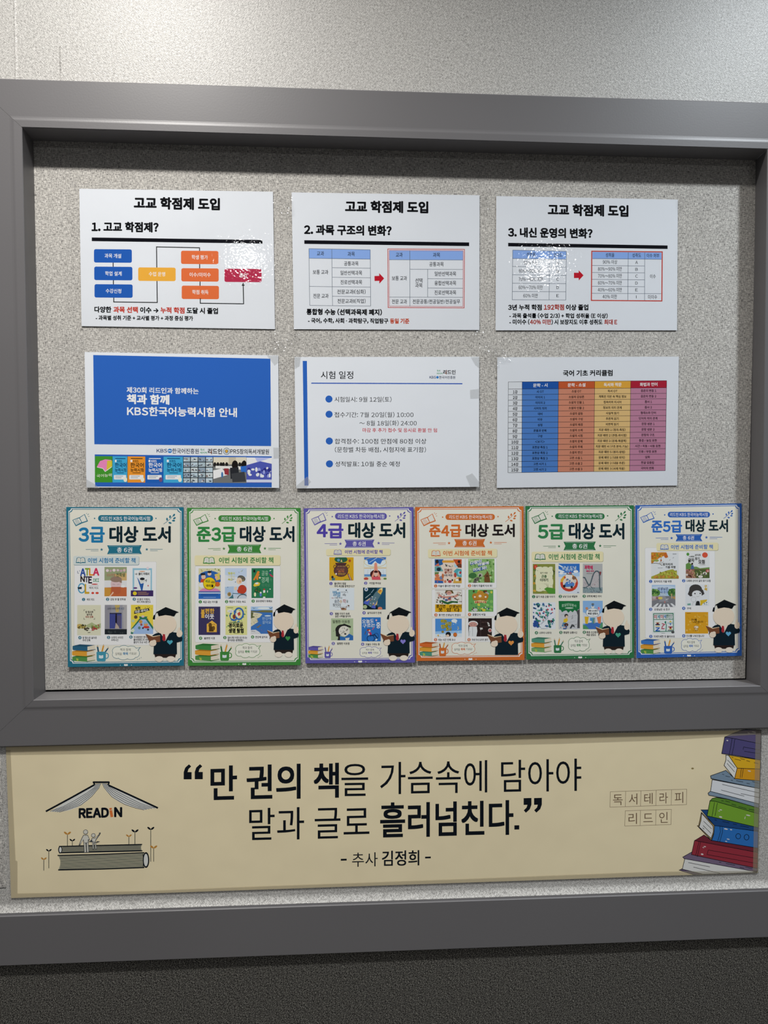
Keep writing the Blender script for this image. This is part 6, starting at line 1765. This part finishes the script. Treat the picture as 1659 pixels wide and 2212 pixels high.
p_lay = [1]
book('lowest drawn book with mauve covers', [([(880, 1297), (908, 1284), (1100, 1332), (1005, 1336)], '#5e5068'),
      ([(930, 1195), (1567, 1300), (1560, 1316), (1250, 1328), (1090, 1332), (908, 1288)], '#cfcfcd'),
      ([(912, 1182), (990, 1138), (1568, 1275), (1564, 1312), (925, 1196)], '#6f6078')],
     [[(960, 1230), (1150, 1268)], [(1005, 1270), (1240, 1325)], [(1230, 1225), (1250, 1230)], [(1290, 1238), (1370, 1254)], [(1410, 1272), (1450, 1280)], [(1460, 1270), (1520, 1285)]])
book('red drawn book', [([(1015, 1037), (1098, 988), (1165, 1036), (1572, 1104), (1570, 1142)], '#6b2733'),
      ([(1015, 1037), (1570, 1142), (1567, 1282), (988, 1160)], '#8c303c')],
     [[(1055, 1045), (1025, 1170)], [(1068, 1048), (1040, 1180)], [(1135, 1120), (1125, 1160), (1568, 1240)], [(1135, 1120), (1568, 1195)]],
     [(1105, 1090, 11, 4), (1092, 1099, 8, 3), (1082, 1157, 12, 7)])
book('blue drawn book', [([(1072, 768), (1130, 768), (1180, 800), (1576, 925), (1574, 956), (1190, 908)], '#1f4478'),
      ([(1040, 908), (1052, 905), (1075, 790), (1190, 906), (1188, 960), (1162, 1036)], '#a38957'),
      ([(1078, 800), (1178, 912), (1180, 960), (1160, 1018), (1055, 918), (1072, 860)], '#cfcfcd'),
      ([(1190, 906), (1240, 912), (1574, 957), (1572, 1104), (1165, 1036), (1184, 980)], '#2c68ac')],
     [[(1238, 914), (1242, 960), (1218, 1045)], [(1256, 918), (1260, 962), (1236, 1048)], [(1095, 868), (1165, 935)], [(1090, 905), (1160, 975)], [(1085, 925), (1100, 938)],
      [(1190, 855), (1210, 860)], [(1260, 870), (1320, 882)], [(1350, 890), (1385, 898)], [(1415, 908), (1490, 920)]], [(1290, 936, 18, 6), (1335, 942, 10, 5), (1310, 1025, 14, 4), (1292, 1044, 10, 4)]).ring(1398, 999, 21, 23, 5, INK).ring(1471, 1008, 21, 24, 5, INK)
book('green drawn book', [([(1150, 690), (1170, 668), (1205, 660), (1300, 674), (1580, 752), (1578, 803)], '#567f2e'),
      ([(1150, 690), (1200, 694), (1578, 803), (1575, 924), (1125, 820)], '#6f9a33')],
     [[(1190, 702), (1168, 828)], [(1215, 708), (1195, 822)], [(1250, 688), (1270, 690)], [(1285, 690), (1325, 700)], [(1340, 718), (1380, 728)], [(1400, 738), (1470, 758)], [(1490, 762), (1540, 770)]],
     [(1245, 768, 12, 4), (1230, 778, 8, 3), (1243, 830, 15, 6), (1485, 816, 20, 5), (1457, 838, 3, 13)])
book('grey blue drawn book lying open side out', [([(1133, 622), (1155, 604), (1581, 715), (1578, 752), (1300, 672), (1140, 640)], '#7d8fa0'),
      ([(1170, 503), (1585, 582), (1581, 716), (1155, 606)], '#cfd2d6'),
      ([(1155, 470), (1290, 422), (1368, 495), (1588, 514), (1585, 582), (1160, 494)], '#73879a')],
     [[(1258, 545), (1580, 620)], [(1247, 594), (1450, 648)], [(1420, 625), (1580, 660)], [(1258, 455), (1275, 460)], [(1285, 470), (1325, 480)], [(1335, 508), (1350, 512)], [(1380, 512), (1440, 524)], [(1470, 535), (1500, 540)], [(1520, 520), (1580, 535)]])
book('yellow drawn book', [([(1290, 288), (1314, 292), (1388, 402), (1365, 495), (1274, 378), (1290, 330)], '#d3d3cf'),
      ([(1314, 290), (1592, 332), (1590, 411), (1388, 402)], '#cfa326'),
      ([(1388, 402), (1590, 411), (1587, 514), (1365, 495)], '#c98f22')],
     [[(1303, 330), (1370, 400)], [(1300, 360), (1365, 435)], [(1425, 405), (1415, 488)], [(1442, 406), (1430, 488)], [(1340, 306), (1355, 312)], [(1365, 322), (1420, 335)], [(1415, 318), (1455, 328)], [(1470, 336), (1500, 346)], [(1535, 355), (1575, 362)]],
     [(1495, 428, 15, 5)])
book('purple drawn book', [([(1280, 130), (1350, 98), (1430, 70), (1470, 66), (1597, 70), (1596, 190)], '#574f72'),
      ([(1280, 130), (1345, 140), (1596, 190), (1592, 330), (1400, 295), (1253, 274)], '#4c4773')],
     [[(1343, 143), (1335, 200), (1318, 286)], [(1368, 148), (1360, 205), (1342, 288)], [(1440, 240), (1445, 217), (1594, 245)], [(1450, 255), (1594, 277)]],
     [(1302, 160, 9, 5), (1535, 86, 20, 4), (1490, 95, 12, 3)])
# yellowed tape round the edge
s.view(0, 0, 1.0)
for lab, pts in (('lower', [(24, 1940), (1637, 1885), (1637, 1880), (1400, 1882.5), (1000, 1898), (530, 1915), (300, 1924), (38, 1929)]), ('left', [(12.8, 1620), (23, 1620), (29, 1750), (34, 1858), (38, 1860), (38, 1929), (24, 1940)]),
                 ('upper', [(12.8, 1613), (1643, 1577), (1643, 1586), (1440, 1598), (1200, 1606), (800, 1614), (300, 1626), (13.5, 1630)]),
                 ('right', [(1632, 1577.5), (1643.5, 1577), (1637, 1885), (1626, 1885)])):
    Part(s, 'edge_tape', 60, label='yellowed tape along the banner edge').poly(pts, M_EDGE)
p = Part(s, 'stain', 1, label='small brown spot on the paper')
p.ell(1496, 1660, 3, 2, '#8a7a50', 10)

cut_glyphs()
for p in PARTS:
    p.done()
